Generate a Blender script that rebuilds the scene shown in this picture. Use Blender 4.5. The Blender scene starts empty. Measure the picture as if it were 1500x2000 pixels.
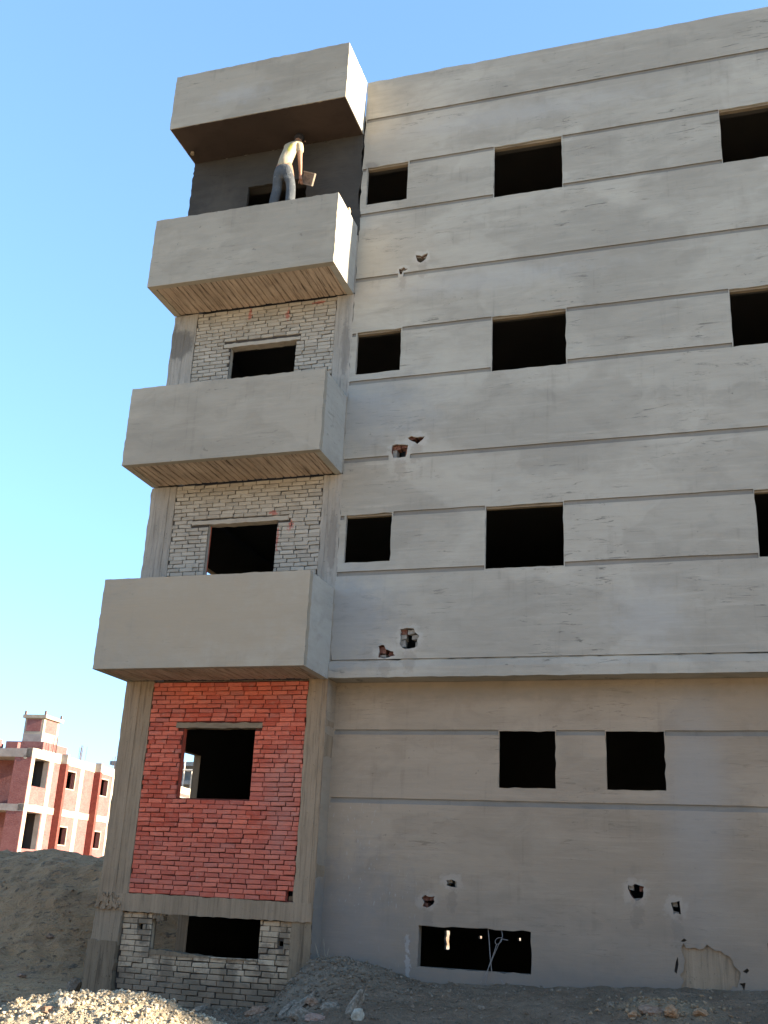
import bpy, bmesh, math, random
import numpy as np
from mathutils import Vector, Matrix
from mathutils.geometry import delaunay_2d_cdt

random.seed(7)
scene = bpy.context.scene
C = scene.collection
R = math.radians

# ------------------------------------------------------------------ camera
cam_d = bpy.data.cameras.new('camera')
cam = bpy.data.objects.new('camera', cam_d)
C.objects.link(cam)
CAM = Vector((8.065, -13.0728, 1.6))
pit, yaw, rol = R(19.998), R(-18.2656), R(2.844)
fwd = Vector((math.sin(yaw) * math.cos(pit), math.cos(yaw) * math.cos(pit), math.sin(pit)))
rgt = Vector((math.cos(yaw), -math.sin(yaw), 0))
upv = rgt.cross(fwd)
r2 = rgt * math.cos(rol) + upv * math.sin(rol)
u2 = -rgt * math.sin(rol) + upv * math.cos(rol)
cam.matrix_world = Matrix(((r2.x, u2.x, -fwd.x, CAM.x), (r2.y, u2.y, -fwd.y, CAM.y), (r2.z, u2.z, -fwd.z, CAM.z), (0, 0, 0, 1)))
cam_d.sensor_fit = 'HORIZONTAL'
cam_d.sensor_width = 36
cam_d.lens = 36 * 2036.66 / 1500
cam_d.clip_end = 3000
scene.camera = cam

# ------------------------------------------------------------------ sky, sun, exposure
SUN_EL, SUN_BACK = R(20), R(1.8)          # sun low on the right, a hair behind the facade plane
world = bpy.data.worlds.new('World')
scene.world = world
world.use_nodes = True
wn = world.node_tree
sky = wn.nodes.new('ShaderNodeTexSky')
sky.sky_type = 'NISHITA'
sky.sun_disc = False
sky.sun_elevation = SUN_EL
sky.sun_rotation = R(88)
sky.air_density = 1.0
sky.dust_density = 0.0
sky.ozone_density = 9.0
bg = wn.nodes['Background']
gam = wn.nodes.new('ShaderNodeGamma')
gam.inputs[1].default_value = 0.62
wn.links.new(sky.outputs[0], gam.inputs[0])
wn.links.new(gam.outputs[0], bg.inputs[0])
bg.inputs[1].default_value = 0.14
sl = bpy.data.lights.new('sun', 'SUN')
sl.energy = 4.8
sl.angle = R(0.5)
sl.color = (1.0, 0.87, 0.7)
sun = bpy.data.objects.new('sun', sl)
C.objects.link(sun)
sd = Vector((-math.cos(SUN_EL) * math.cos(SUN_BACK), -math.cos(SUN_EL) * math.sin(SUN_BACK), -math.sin(SUN_EL)))
sun.rotation_euler = sd.to_track_quat('-Z', 'Y').to_euler()
sun.location = (40, 5, 40)
vs = scene.view_settings
vs.view_transform = 'Standard'
vs.look = 'None'
vs.gamma = 1
vs.use_curve_mapping = False
vs.exposure = 2.4


# ------------------------------------------------------------------ materials
class NT:
    def __init__(self, name, rough=0.9):
        self.m = bpy.data.materials.new(name)
        self.m.use_nodes = True
        self.t = self.m.node_tree
        self.b = self.t.nodes['Principled BSDF']
        self.b.inputs['Roughness'].default_value = rough
        self.b.inputs['Specular IOR Level'].default_value = 0.2
        self._pos = None

    def n(self, kind, **kw):
        x = self.t.nodes.new(kind)
        for k, v in kw.items():
            setattr(x, k, v)
        return x

    def l(self, a, b):
        self.t.links.new(a, b)

    def pos(self):
        if self._pos is None:
            self._pos = self.n('ShaderNodeNewGeometry').outputs['Position']
        return self._pos

    def vec(self, s, off=(0, 0, 0)):
        mp = self.n('ShaderNodeMapping')
        mp.inputs['Scale'].default_value = s
        mp.inputs['Location'].default_value = off
        self.l(self.pos(), mp.inputs['Vector'])
        return mp.outputs[0]

    def noise(self, s, detail=4, rough=0.55, off=(0, 0, 0), dist=0.0):
        x = self.n('ShaderNodeTexNoise')
        x.inputs['Scale'].default_value = 1
        x.inputs['Detail'].default_value = detail
        x.inputs['Roughness'].default_value = rough
        x.inputs['Distortion'].default_value = dist
        s = s if isinstance(s, tuple) else (s, s, s)
        self.l(self.vec(s, off), x.inputs['Vector'])
        return x.outputs['Fac']

    def ramp(self, f, a, b, v0=0.0, v1=1.0, smooth=True):
        x = self.n('ShaderNodeMapRange')
        x.interpolation_type = 'SMOOTHSTEP' if smooth else 'LINEAR'
        x.inputs[1].default_value, x.inputs[2].default_value = a, b
        x.inputs[3].default_value, x.inputs[4].default_value = v0, v1
        self.l(f, x.inputs[0])
        return x.outputs[0]

    def math(self, op, a, b=None, c=None):
        x = self.n('ShaderNodeMath', operation=op)
        for i, v in enumerate((a, b, c)):
            if v is None:
                continue
            if isinstance(v, (int, float)):
                x.inputs[i].default_value = v
            else:
                self.l(v, x.inputs[i])
        return x.outputs[0]

    def mix(self, f, a, b, mode='MIX'):
        x = self.n('ShaderNodeMix', data_type='RGBA', blend_type=mode)
        for s, v in ((x.inputs[0], f), (x.inputs[6], a), (x.inputs[7], b)):
            if isinstance(v, (int, float)):
                s.default_value = v
            elif isinstance(v, tuple):
                s.default_value = (*v, 1)
            else:
                self.l(v, s)
        return x.outputs[2]

    def xyz(self):
        x = self.n('ShaderNodeSeparateXYZ')
        self.l(self.pos(), x.inputs[0])
        return x.outputs

    def stain(self, col, to, c, r, fac=1.0, amp=0.8, ns=6.0, edge=0.35, ax=(0, 2)):
        o = self.xyz()
        d = []
        for i in range(2):
            t = self.math('DIVIDE', self.math('SUBTRACT', o[ax[i]], c[i]), r[i])
            d.append(self.math('MULTIPLY', t, t))
        dist = self.math('SQRT', self.math('ADD', d[0], d[1]))
        nz = self.math('MULTIPLY', self.math('SUBTRACT', self.noise(ns, 4, 0.6, off=(c[0] * 3, 0, c[1])), 0.5), amp * 2)
        f = self.ramp(self.math('ADD', dist, nz), 1.0 + edge / 2, 1.0 - edge, 0, fac)
        return self.mix(f, col, to)

    def bump(self, f, strength, dist):
        x = self.n('ShaderNodeBump')
        x.inputs['Strength'].default_value = strength
        x.inputs['Distance'].default_value = dist
        self.l(f, x.inputs['Height'])
        if self.b.inputs['Normal'].is_linked:
            self.l(self.b.inputs['Normal'].links[0].from_socket, x.inputs['Normal'])
        self.l(x.outputs[0], self.b.inputs['Normal'])

    def col(self, c):
        if isinstance(c, tuple):
            self.b.inputs['Base Color'].default_value = (*c, 1)
        else:
            self.l(c, self.b.inputs['Base Color'])
        return self.m


def plaster(name, light, dark, scuff=0.5, streak=0.16, stains_and_light=(), splash=False):
    k = NT(name, 0.88)
    big = k.noise((0.38, 0.5, 0.75), 6, 0.62, off=(3, 1, 2), dist=0.6)
    c = k.mix(k.ramp(big, 0.34, 0.68), dark, light)
    med = k.noise((1.6, 2, 3.4), 5, 0.6, off=(9, 4, 1), dist=0.8)
    c = k.mix(k.ramp(med, 0.42, 0.68, 0, 0.5), c, tuple(v * 0.8 for v in dark))
    vo = k.n('ShaderNodeTexVoronoi', feature='SMOOTH_F1')
    vo.inputs['Smoothness'].default_value = 0.25
    vo.inputs['Scale'].default_value = 1
    wv = k.n('ShaderNodeVectorMath', operation='ADD')
    nzv = k.n('ShaderNodeTexNoise')
    nzv.inputs['Scale'].default_value = 2.2
    nzv.inputs['Detail'].default_value = 4
    k.l(k.pos(), nzv.inputs['Vector'])
    k.l(k.vec((0.62, 0.5, 0.95), (.3, 0, .6)), wv.inputs[0])
    sc_ = k.n('ShaderNodeVectorMath', operation='SCALE')
    k.l(nzv.outputs['Color'], sc_.inputs[0])
    sc_.inputs['Scale'].default_value = 0.55
    k.l(sc_.outputs[0], wv.inputs[1])
    k.l(wv.outputs[0], vo.inputs['Vector'])
    hs = k.n('ShaderNodeSeparateColor')
    k.l(vo.outputs['Color'], hs.inputs[0])
    c = k.mix(k.ramp(hs.outputs[0], 0.15, 0.85, 0, 0.38), c, tuple(v * 0.86 for v in dark))
    c = k.mix(k.ramp(hs.outputs[1], 0.6, 0.95, 0, 0.38), c, tuple(min(1, v * 1.1) for v in light))
    st = k.noise((1.2, 2, 15), 5, 0.7, off=(1, 7, 3), dist=0.3)
    c = k.mix(k.ramp(st, 0.46, 0.72, 0, streak), c, tuple(v * 0.55 for v in dark))
    st2 = k.noise((0.7, 2, 10), 5, 0.7, off=(5, 2, 8), dist=0.5)
    c = k.mix(k.ramp(st2, 0.5, 0.78, 0, 0.4), c, tuple(min(1, v * 1.14) for v in light))
    sw = k.noise((2.6, 4, 20), 6, 0.75, off=(2, 3, 5), dist=0.9)
    gate = k.ramp(k.noise((0.7, 1, 1.1), 3, 0.5, off=(12, 0, 4)), 0.46, 0.6)
    c = k.mix(k.math('MULTIPLY', k.ramp(sw, 0.56, 0.66), k.math('MULTIPLY', gate, scuff)), c, tuple(v * 0.4 for v in dark))
    run = k.noise((13, 13, 0.8), 4, 0.6, off=(6, 6, 1), dist=0.2)
    c = k.mix(k.math('MULTIPLY', k.ramp(run, 0.54, 0.7, 0, 0.3), k.ramp(med, 0.4, 0.65)), c, tuple(v * 0.6 for v in dark))
    pit_ = k.noise((7, 7, 9), 3, 0.6, off=(0, 3, 7))
    c = k.mix(k.ramp(pit_, 0.7, 0.74, 0, 0.65 * scuff), c, tuple(v * 0.3 for v in dark))
    sand = k.noise(150, 2, 0.6)
    c = k.mix(k.ramp(sand, 0.35, 0.7, 0, 0.16), c, tuple(v * 0.6 for v in dark))
    if splash:
        mp = k.noise((40, 1, 13), 3, 0.5, off=(3, 0, 2), dist=.3)
        mp2 = k.noise((0.5, 1, 0.8), 2, 0.5, off=(1, 0, 6))
        o = k.xyz()
        g = k.math('MULTIPLY', k.ramp(o[0], 4.9, 3.6), k.ramp(o[2], 3.2, 2.3))
        g = k.math('MULTIPLY', g, k.ramp(mp2, 0.42, 0.6))
        c = k.mix(k.math('MULTIPLY', k.ramp(mp, 0.655, 0.69, 0, .7), g), c, (0.4, 0.39, 0.36))
    for s in stains_and_light:
        c = k.stain(c, *s[:3], **(s[3] if len(s) > 3 else {}))
    k.bump(sand, 0.35, 0.004)
    k.bump(st, 0.25, 0.012)
    k.bump(k.noise((1.1, 1.1, 2.2), 4, 0.55, off=(4, 4, 9)), 0.25, 0.05)
    return k.col(c)


BLUE = (0.25, 0.26, 0.26)
m_facade = plaster('cement_plaster_upper', (0.4, 0.366, 0.296), (0.312, 0.283, 0.228), 0.85, stains_and_light=(
    (BLUE, (3.25, 5.05), (0.75, 0.85), dict(fac=0.6, edge=0.9)),
    (BLUE, (3.3, 8.2), (1.2, 0.6), dict(fac=0.45, edge=0.9)),
    ((0.37, 0.36, 0.33), (5.3, 13.15), (2.6, 0.2), dict(fac=0.4, edge=0.9)),
    ((0.37, 0.36, 0.33), (5.0, 10.2), (2.0, 0.22), dict(fac=0.4, edge=0.9)),
    ((0.4, 0.37, 0.315), (4.16, 10.73), (0.15, 0.12), dict(fac=0.75, ns=13, amp=0.9)),
    ((0.23, 0.2, 0.16), (4.17, 10.510), (0.075, 0.16), dict(fac=0.4, ns=15, amp=1.2)),
    ((0.4, 0.37, 0.315), (3.86, 10.54), (0.12, 0.1), dict(fac=0.75, ns=13, amp=0.9)),
    ((0.23, 0.2, 0.16), (3.8699999999999997, 10.340), (0.060, 0.16), dict(fac=0.4, ns=15, amp=1.2)),
    ((0.4, 0.37, 0.315), (4.18, 7.69), (0.19, 0.12), dict(fac=0.75, ns=13, amp=0.9)),
    ((0.23, 0.2, 0.16), (4.1899999999999995, 7.470), (0.095, 0.16), dict(fac=0.4, ns=15, amp=1.2)),
    ((0.4, 0.37, 0.315), (3.94, 7.53), (0.18, 0.17), dict(fac=0.75, ns=13, amp=0.9)),
    ((0.23, 0.2, 0.16), (3.9499999999999997, 7.260), (0.090, 0.16), dict(fac=0.4, ns=15, amp=1.2)),
    ((0.4, 0.37, 0.315), (4.19, 4.79), (0.2, 0.2), dict(fac=0.75, ns=13, amp=0.9)),
    ((0.23, 0.2, 0.16), (4.2, 4.490), (0.100, 0.16), dict(fac=0.4, ns=15, amp=1.2)),
    ((0.4, 0.37, 0.315), (3.87, 4.61), (0.18, 0.14), dict(fac=0.75, ns=13, amp=0.9)),
    ((0.23, 0.2, 0.16), (3.88, 4.370), (0.090, 0.16), dict(fac=0.4, ns=15, amp=1.2)),
    ((0.15, 0.135, 0.115), (3.25, 12.6), (0.14, 0.1), dict(fac=0.6)),
    ((0.3, 0.275, 0.23), (3.5, 12.9), (0.5, 0.35), dict(fac=0.5, edge=0.8)),
    ((0.4, 0.39, 0.36), (7.3, 5.0), (0.5, 0.45), dict(fac=0.35, edge=0.9)),
))
m_lower = plaster('cement_plaster_lower', (0.35, 0.278, 0.198), (0.285, 0.223, 0.157), 0.5, streak=0.12, splash=True, stains_and_light=(
    ((0.36, 0.3, 0.235), (4.77, 1.76), (0.14, 0.11), dict(fac=0.7, ns=13, amp=0.9)),
    ((0.18, 0.14, 0.105), (4.779999999999999, 1.550), (0.070, 0.16), dict(fac=0.45, ns=15, amp=1.2)),
    ((0.36, 0.3, 0.235), (4.46, 1.51), (0.14, 0.12), dict(fac=0.7, ns=13, amp=0.9)),
    ((0.18, 0.14, 0.105), (4.47, 1.290), (0.070, 0.16), dict(fac=0.45, ns=15, amp=1.2)),
    ((0.36, 0.3, 0.235), (7.0, 1.74), (0.16, 0.16), dict(fac=0.7, ns=13, amp=0.9)),
    ((0.18, 0.14, 0.105), (7.01, 1.480), (0.080, 0.16), dict(fac=0.45, ns=15, amp=1.2)),
    ((0.36, 0.3, 0.235), (7.45, 1.59), (0.13, 0.14), dict(fac=0.7, ns=13, amp=0.9)),
    ((0.18, 0.14, 0.105), (7.46, 1.350), (0.065, 0.16), dict(fac=0.45, ns=15, amp=1.2)),
    ((0.165, 0.17, 0.17), (3.35, 1.0), (1.0, 1.1), dict(fac=0.55, edge=0.9)),
    ((0.195, 0.162, 0.128), (6.6, 0.75), (4.6, 0.95), dict(fac=0.6, edge=0.95, amp=0.5, ns=2.5)),  # darker foot of the wall: shade towards the ground put into the plaster colour
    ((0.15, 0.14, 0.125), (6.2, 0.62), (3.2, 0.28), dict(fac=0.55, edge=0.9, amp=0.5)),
    ((0.27, 0.25, 0.22), (7.75, 2.9), (0.42, 1.5), dict(fac=0.6, edge=0.9, amp=0.35, ns=2)),  # tall patch of reflected light on the wall, put into the plaster colour
    ((0.2, 0.168, 0.125), (5.6, 4.15), (4.5, 0.16), dict(fac=0.6, edge=0.9)),
    ((0.36, 0.36, 0.34), (4.225, 1.0), (0.03, 0.12), dict(fac=0.4, ns=24, amp=1.8)),
    ((0.36, 0.36, 0.34), (4.235, 0.76), (0.035, 0.17), dict(fac=0.42, ns=24, amp=1.6)),
    ((0.34, 0.33, 0.3), (4.13, 0.585), (0.12, 0.012), dict(fac=0.7, ns=14)),
))


m_groove = plaster('cement_groove', (0.235, 0.218, 0.185), (0.19, 0.175, 0.15), 0.3)


m_balcony = plaster('cement_plaster_balcony', (0.355, 0.315, 0.245), (0.29, 0.255, 0.196), 0.55, streak=0.12, stains_and_light=(
    ((0.31, 0.257, 0.182), (1.5, 5.0), (2.3, 0.9), dict(fac=0.9, edge=0.9)),
    ((0.36, 0.35, 0.32), (1.2, 13.7), (0.6, 0.2), dict(fac=0.4, edge=0.9)),
))
m_side = plaster('cement_plaster_balcony_lit_side', (0.42, 0.4, 0.345), (0.35, 0.33, 0.28), 0.5, streak=0.12)  # lighter copy of the balcony plaster; right sides' sky light is in the colour
m_fresh = plaster('fresh_wet_plaster', (0.062, 0.056, 0.047), (0.042, 0.038, 0.032), 0.6, stains_and_light=(
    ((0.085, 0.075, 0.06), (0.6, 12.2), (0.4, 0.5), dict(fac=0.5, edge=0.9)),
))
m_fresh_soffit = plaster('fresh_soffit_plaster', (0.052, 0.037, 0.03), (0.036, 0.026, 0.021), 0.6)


def rough_concrete(name, c0, c1, dark, streak_scale=(34, 34, 1.6), pits=0.7, stains_and_light=()):
    k = NT(name, 0.92)
    c = k.mix(k.ramp(k.noise((1.2, 1.2, 1.0), 5, 0.65, dist=0.5), 0.3, 0.7), c1, c0)
    s = k.noise(streak_scale, 5, 0.65, off=(2, 5, 1), dist=0.2)
    c = k.mix(k.ramp(s, 0.47, 0.7, 0, 0.75), c, dark)
    s3 = k.noise(tuple(v * 0.35 for v in streak_scale), 4, 0.6, off=(7, 1, 3))
    c = k.mix(k.ramp(s3, 0.45, 0.75, 0, 0.4), c, tuple(min(1, v * 1.35) for v in c0))
    p = k.noise(30, 4, 0.7, off=(3, 3, 3))
    c = k.mix(k.ramp(p, 0.62, 0.7, 0, pits), c, tuple(v * 0.4 for v in dark))
    for q in stains_and_light:
        c = k.stain(c, *q[:3], **q[3])
    k.bump(s, 0.5, 0.012)
    k.bump(p, 0.5, 0.01)
    return k.col(c)


m_column = rough_concrete('bare_concrete_brown', (0.285, 0.212, 0.138), (0.22, 0.162, 0.103), (0.14, 0.1, 0.065), pits=0.5)
m_column_up = rough_concrete('bare_concrete_splashed', (0.33, 0.3, 0.25), (0.25, 0.225, 0.185), (0.15, 0.13, 0.105), pits=0.8, stains_and_light=(((0.13, 0.118, 0.1), (0.1, 9.72), (0.34, 0.3), dict(fac=0.85, ns=7)), ((0.16, 0.14, 0.115), (3.0, 9.3), (0.07, 0.5), dict(fac=0.6, ns=9)), ((0.16, 0.14, 0.115), (3.0, 6.2), (0.07, 0.5), dict(fac=0.6, ns=9))))
m_base = rough_concrete('bare_concrete_base', (0.22, 0.165, 0.105), (0.14, 0.103, 0.066), (0.065, 0.048, 0.032), pits=0.9)
m_pale_patch = rough_concrete('bare_concrete_patch', (0.275, 0.21, 0.14), (0.22, 0.168, 0.112), (0.13, 0.1, 0.068), pits=0.5)
m_lintel = rough_concrete('lintel_concrete', (0.24, 0.19, 0.13), (0.19, 0.15, 0.1), (0.14, 0.11, 0.075), streak_scale=(3, 10, 20), pits=0.2)
m_soffit = rough_concrete('board_marked_concrete', (0.45, 0.35, 0.26), (0.33, 0.25, 0.18), (0.07, 0.045, 0.03), streak_scale=(48, 2.2, 8), pits=0.6)
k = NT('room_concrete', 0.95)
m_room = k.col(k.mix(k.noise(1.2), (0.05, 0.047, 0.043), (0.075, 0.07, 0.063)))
k = NT('joint_mortar', 0.95)
m_joint = k.col(k.mix(k.noise(20), (0.06, 0.014, 0.009), (0.1, 0.035, 0.025)))
k = NT('joint_mortar_grey', 0.95)
m_joint_grey = k.col(k.mix(k.noise(20), (0.04, 0.034, 0.03), (0.07, 0.06, 0.05)))


def rnd(k):
    oi = k.n('ShaderNodeObjectInfo').outputs['Random']
    isl = k.n('ShaderNodeNewGeometry').outputs['Random Per Island']
    w = k.n('ShaderNodeTexWhiteNoise', noise_dimensions='2D')
    cb = k.n('ShaderNodeCombineXYZ')
    k.l(oi, cb.inputs[0])
    k.l(isl, cb.inputs[1])
    k.l(cb.outputs[0], w.inputs['Vector'])
    return w.outputs['Value']


k = NT('red_brick', 0.9)
rv = rnd(k)
c = k.mix(k.ramp(rv, 0, 1), (0.42, 0.074, 0.04), (0.63, 0.158, 0.092))
c = k.mix(k.ramp(rv, 0.86, 1.0, 0, 0.55), c, (0.25, 0.09, 0.075))
c = k.mix(k.ramp(k.noise((14, 14, 30), 4, 0.65), 0.45, 0.75, 0, 0.55), c, (0.28, 0.066, 0.046))
c = k.mix(k.ramp(k.noise((3, 3, 5), 4, 0.65, off=(4, 4, 4)), 0.55, 0.8, 0, 0.5), c, (0.43, 0.2, 0.145))
c = k.mix(k.ramp(k.noise((10, 10, 16), 5, 0.75, off=(5, 5, 5)), 0.5, 0.72, 0, 0.55), c, (0.44, 0.19, 0.14))
c = k.mix(k.ramp(k.noise((1.1, 1.1, 1.3), 4, 0.6, off=(3, 5, 2)), 0.45, 0.7, 0, 0.4), c, (0.36, 0.15, 0.12))
c = k.mix(k.ramp(k.noise((6, 6, 8), 5, 0.8, off=(2, 8, 1)), 0.57, 0.7, 0, 0.5), c, (0.38, 0.235, 0.175))
c = k.stain(c, (0.33, 0.2, 0.16), (2.55, 2.75), (0.3, 0.75), fac=0.45, edge=0.9)
c = k.stain(c, (0.41, 0.17, 0.125), (1.8, 1.8), (1.5, 0.5), fac=0.35, edge=0.9)
k.bump(k.noise(60, 4, 0.6), 0.5, 0.006)
m_red = k.col(c)
k = NT('mortar_smeared_brick', 0.93)
rv = rnd(k)
c = k.mix(k.ramp(rv, 0, 1), (0.31, 0.275, 0.22), (0.385, 0.345, 0.28))
c = k.mix(k.ramp(k.noise((5, 5, 9), 5, 0.7), 0.45, 0.75, 0, 0.6), c, (0.21, 0.19, 0.155))
c = k.mix(k.ramp(k.noise((7, 7, 12), 5, 0.75, off=(8, 2, 5)), 0.665, 0.71, 0, 0.6), c, (0.29, 0.13, 0.1))
for cc, rr in (((2.05, 6.71), (0.06, 0.045)), ((2.34, 6.5), (0.04, 0.09)), ((2.15, 6.3), (0.02, 0.16)), ((1.35, 10.12), (0.03, 0.1)), ((2.0, 10.02), (0.03, 0.1)), ((2.5, 10.17), (0.1, 0.02))):
    c = k.stain(c, (0.34, 0.1, 0.075), cc, rr, fac=0.8, ns=26, amp=1.8)
k.bump(k.noise(45, 4, 0.6), 0.6, 0.01)
m_smeared = k.col(c)
k = NT('pale_brick', 0.93)
rv = rnd(k)
c = k.mix(k.ramp(rv, 0, 1), (0.32, 0.245, 0.16), (0.47, 0.365, 0.245))
c = k.mix(k.ramp(k.noise((3.5, 3.5, 5), 5, 0.7, off=(1, 1, 6)), 0.5, 0.62, 0, 0.75), c, (0.17, 0.13, 0.09))
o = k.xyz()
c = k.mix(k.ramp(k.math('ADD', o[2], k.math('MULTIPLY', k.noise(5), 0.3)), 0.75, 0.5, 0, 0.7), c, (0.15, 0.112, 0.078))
for cc, rr in (((1.98, .42), (.13, .34)), ((1.5, .3), (.2, .2)), ((.72, 1.0), (.1, .22)), ((2.7, .95), (.09, .25)), ((1.12, .5), (.09, .2)), ((2.45, .3), (.2, .14))):
    c = k.stain(c, (0.17, 0.132, 0.09), cc, rr, fac=.85, ns=11, amp=.7)
c = k.mix(k.ramp(k.noise((28, 28, 6), 4, 0.7), 0.55, 0.7, 0, 0.6), c, (0.14, 0.108, 0.075))
k.bump(k.noise(45, 4, 0.6), 0.6, 0.01)
m_pale = k.col(c)


def simple(name, a, b, s=8.0, rough=0.8, bumpd=0.0):
    k = NT(name, rough)
    nz = k.noise(s, 4, 0.6)
    c = k.mix(k.ramp(nz, 0.3, 0.7), a, b)
    if bumpd:
        k.bump(nz, 0.5, bumpd)
    return k.col(c)


# ------------------------------------------------------------------ object helpers
def obj(name, me, parent=None, kind=None):
    o = bpy.data.objects.new(name, me)
    C.objects.link(o)
    if parent is not None:
        o.parent = parent
    if kind:
        o['kind'] = kind
    return o


def tag(o, label, cat, group=None):
    o['label'] = label
    o['category'] = cat
    if group:
        o['group'] = group
    return o


def thing(name, label, cat, loc=(0, 0, 0), group=None):
    o = obj(name, None)
    o.location = loc
    return tag(o, label, cat, group)


class MB:
    def __init__(self):
        self.v, self.f, self.mi, self.mats = [], [], [], []

    def mat(self, m):
        if m not in self.mats:
            self.mats.append(m)
        return self.mats.index(m)

    def add(self, vs, fs, m):
        i = len(self.v)
        k = self.mat(m)
        self.v += [tuple(p) for p in vs]
        for f in fs:
            self.f.append(tuple(j + i for j in f))
            self.mi.append(k)

    def box(self, x0, x1, y0, y1, z0, z1, m):
        vs = [(x, y, z) for z in (z0, z1) for y in (y0, y1) for x in (x0, x1)]
        self.add(vs, [(0, 2, 3, 1), (4, 5, 7, 6), (0, 1, 5, 4), (2, 6, 7, 3), (0, 4, 6, 2), (1, 3, 7, 5)], m)

    def tube(self, pts, r, m, seg=6, cap=True, r1=None):
        pts = [Vector(p) for p in pts]
        rings = []
        a = None
        for i, p in enumerate(pts):
            d = (pts[min(i + 1, len(pts) - 1)] - pts[max(i - 1, 0)]).normalized()
            if a is None:
                a = d.orthogonal().normalized()
            else:
                a = (a - d * a.dot(d)).normalized()
            b = d.cross(a)
            rr = r if r1 is None else r + (r1 - r) * i / (len(pts) - 1)
            rings.append([p + (a * math.cos(t) + b * math.sin(t)) * rr for t in [2 * math.pi * j / seg for j in range(seg)]])
        vs = [q for ring in rings for q in ring]
        fs = []
        for i in range(len(pts) - 1):
            for j in range(seg):
                fs.append((i * seg + j, i * seg + (j + 1) % seg, (i + 1) * seg + (j + 1) % seg, (i + 1) * seg + j))
        if cap:
            fs.append(tuple(range(seg))[::-1])
            fs.append(tuple((len(pts) - 1) * seg + j for j in range(seg)))
        self.add(vs, fs, m)

    def mesh(self, name):
        me = bpy.data.meshes.new(name)
        me.from_pydata(self.v, [], self.f)
        for m in self.mats:
            me.materials.append(m)
        me.polygons.foreach_set('material_index', self.mi)
        me.update()
        return me

    def build(self, name, parent=None, kind=None):
        return obj(name, self.mesh(name), parent, kind)


def inside(p, poly):
    x, y = p
    r = False
    j = len(poly) - 1
    for i in range(len(poly)):
        xi, yi = poly[i]
        xj, yj = poly[j]
        if (yi > y) != (yj > y) and x < (xj - xi) * (y - yi) / (yj - yi) + xi:
            r = not r
        j = i
    return r


def rough_poly(pts, step=0.12, amp=0.006, seed=0, closed=True):
    """subdivide a polygon's edges and jitter the new points"""
    rg = random.Random(seed)
    out = []
    n = len(pts)
    for i in range(n):
        a, b = pts[i], pts[(i + 1) % n]
        L = math.hypot(b[0] - a[0], b[1] - a[1])
        out.append(a)
        k = int(L / step)
        for j in range(1, k):
            t = j / k
            nx, ny = -(b[1] - a[1]) / L, (b[0] - a[0]) / L
            s = rg.gauss(0, amp)
            out.append((a[0] + (b[0] - a[0]) * t + nx * s, a[1] + (b[1] - a[1]) * t + ny * s))
    return out


def rect(a, b, c, d):
    return [(a, c), (b, c), (b, d), (a, d)]


def panel(mb, outer, holes, P, m, back=None):
    """flat wall sheet with cut openings. P(u, w, depth) gives the 3D point; holes: (poly, depth, side material, back material or None)"""
    co, ed = [], []
    for poly in [outer] + [h[0] for h in holes]:
        i = len(co)
        n = len(poly)
        co += [Vector(p) for p in poly]
        ed += [(i + j, i + (j + 1) % n) for j in range(n)]
    v, e, f, *_ = delaunay_2d_cdt(co, ed, [], 0, 1e-6)
    keep = []
    for t in f:
        cx = sum(v[j][0] for j in t) / len(t)
        cy = sum(v[j][1] for j in t) / len(t)
        if inside((cx, cy), outer) and not any(inside((cx, cy), h[0]) for h in holes):
            keep.append(tuple(t))
    mb.add([P(p[0], p[1], 0) for p in v], keep, m)
    for poly, d, sm, bm in holes:
        hole_sides(mb, poly, d, sm, bm, P)


def hole_sides(mb, poly, d, sm, bm, P):
    n = len(poly)
    mb.add([P(p[0], p[1], 0) for p in poly] + [P(p[0], p[1], d) for p in poly],
           [(j, (j + 1) % n, n + (j + 1) % n, n + j) for j in range(n)], sm)
    if bm:
        v, e, f, *_ = delaunay_2d_cdt([Vector(p) for p in poly], [(j, (j + 1) % n) for j in range(n)], [], 0, 1e-6)
        fs = [tuple(t) for t in f if inside((sum(v[j][0] for j in t) / len(t), sum(v[j][1] for j in t) / len(t)), poly)]
        mb.add([P(p[0], p[1], d) for p in v], fs, bm)


def slab(mb, outline, y0, y1, m, axis='y'):
    """extrude an (a, z) outline between two coordinates along an axis"""
    n = len(outline)
    if axis == 'y':
        Q = lambda a, z, t: (a, t, z)
    elif axis == 'x':
        Q = lambda a, z, t: (t, a, z)
    else:
        Q = lambda a, b, t: (a, b, t)
    for t in (y0, y1):
        v, e, f, *_ = delaunay_2d_cdt([Vector(p) for p in outline], [(j, (j + 1) % n) for j in range(n)], [], 0, 1e-6)
        fs = [tuple(q) for q in f if inside((sum(v[j][0] for j in q) / 3, sum(v[j][1] for j in q) / 3), outline)]
        mb.add([Q(p[0], p[1], t) for p in v], fs, m)
    mb.add([Q(p[0], p[1], y0) for p in outline] + [Q(p[0], p[1], y1) for p in outline],
           [(j, (j + 1) % n, n + (j + 1) % n, n + j) for j in range(n)], m)


# ------------------------------------------------------------------ ground
rs = np.random.RandomState(3)
_T = rs.rand(256, 256)


def vnoise(x, y):
    xi, yi = np.floor(x).astype(int), np.floor(y).astype(int)
    fx, fy = x - xi, y - yi
    fx, fy = fx * fx * (3 - 2 * fx), fy * fy * (3 - 2 * fy)
    g = lambda a, b: _T[a & 255, b & 255]
    return (g(xi, yi) * (1 - fx) + g(xi + 1, yi) * fx) * (1 - fy) + (g(xi, yi + 1) * (1 - fx) + g(xi + 1, yi + 1) * fx) * fy - 0.5


def fbm(x, y, s, o=4, g=0.5):
    r, a = 0, 1
    for i in range(o):
        r = r + a * vnoise(x * s + 17.3 * i, y * s + 5.1 * i)
        s *= 2.03
        a *= g
    return r


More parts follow.
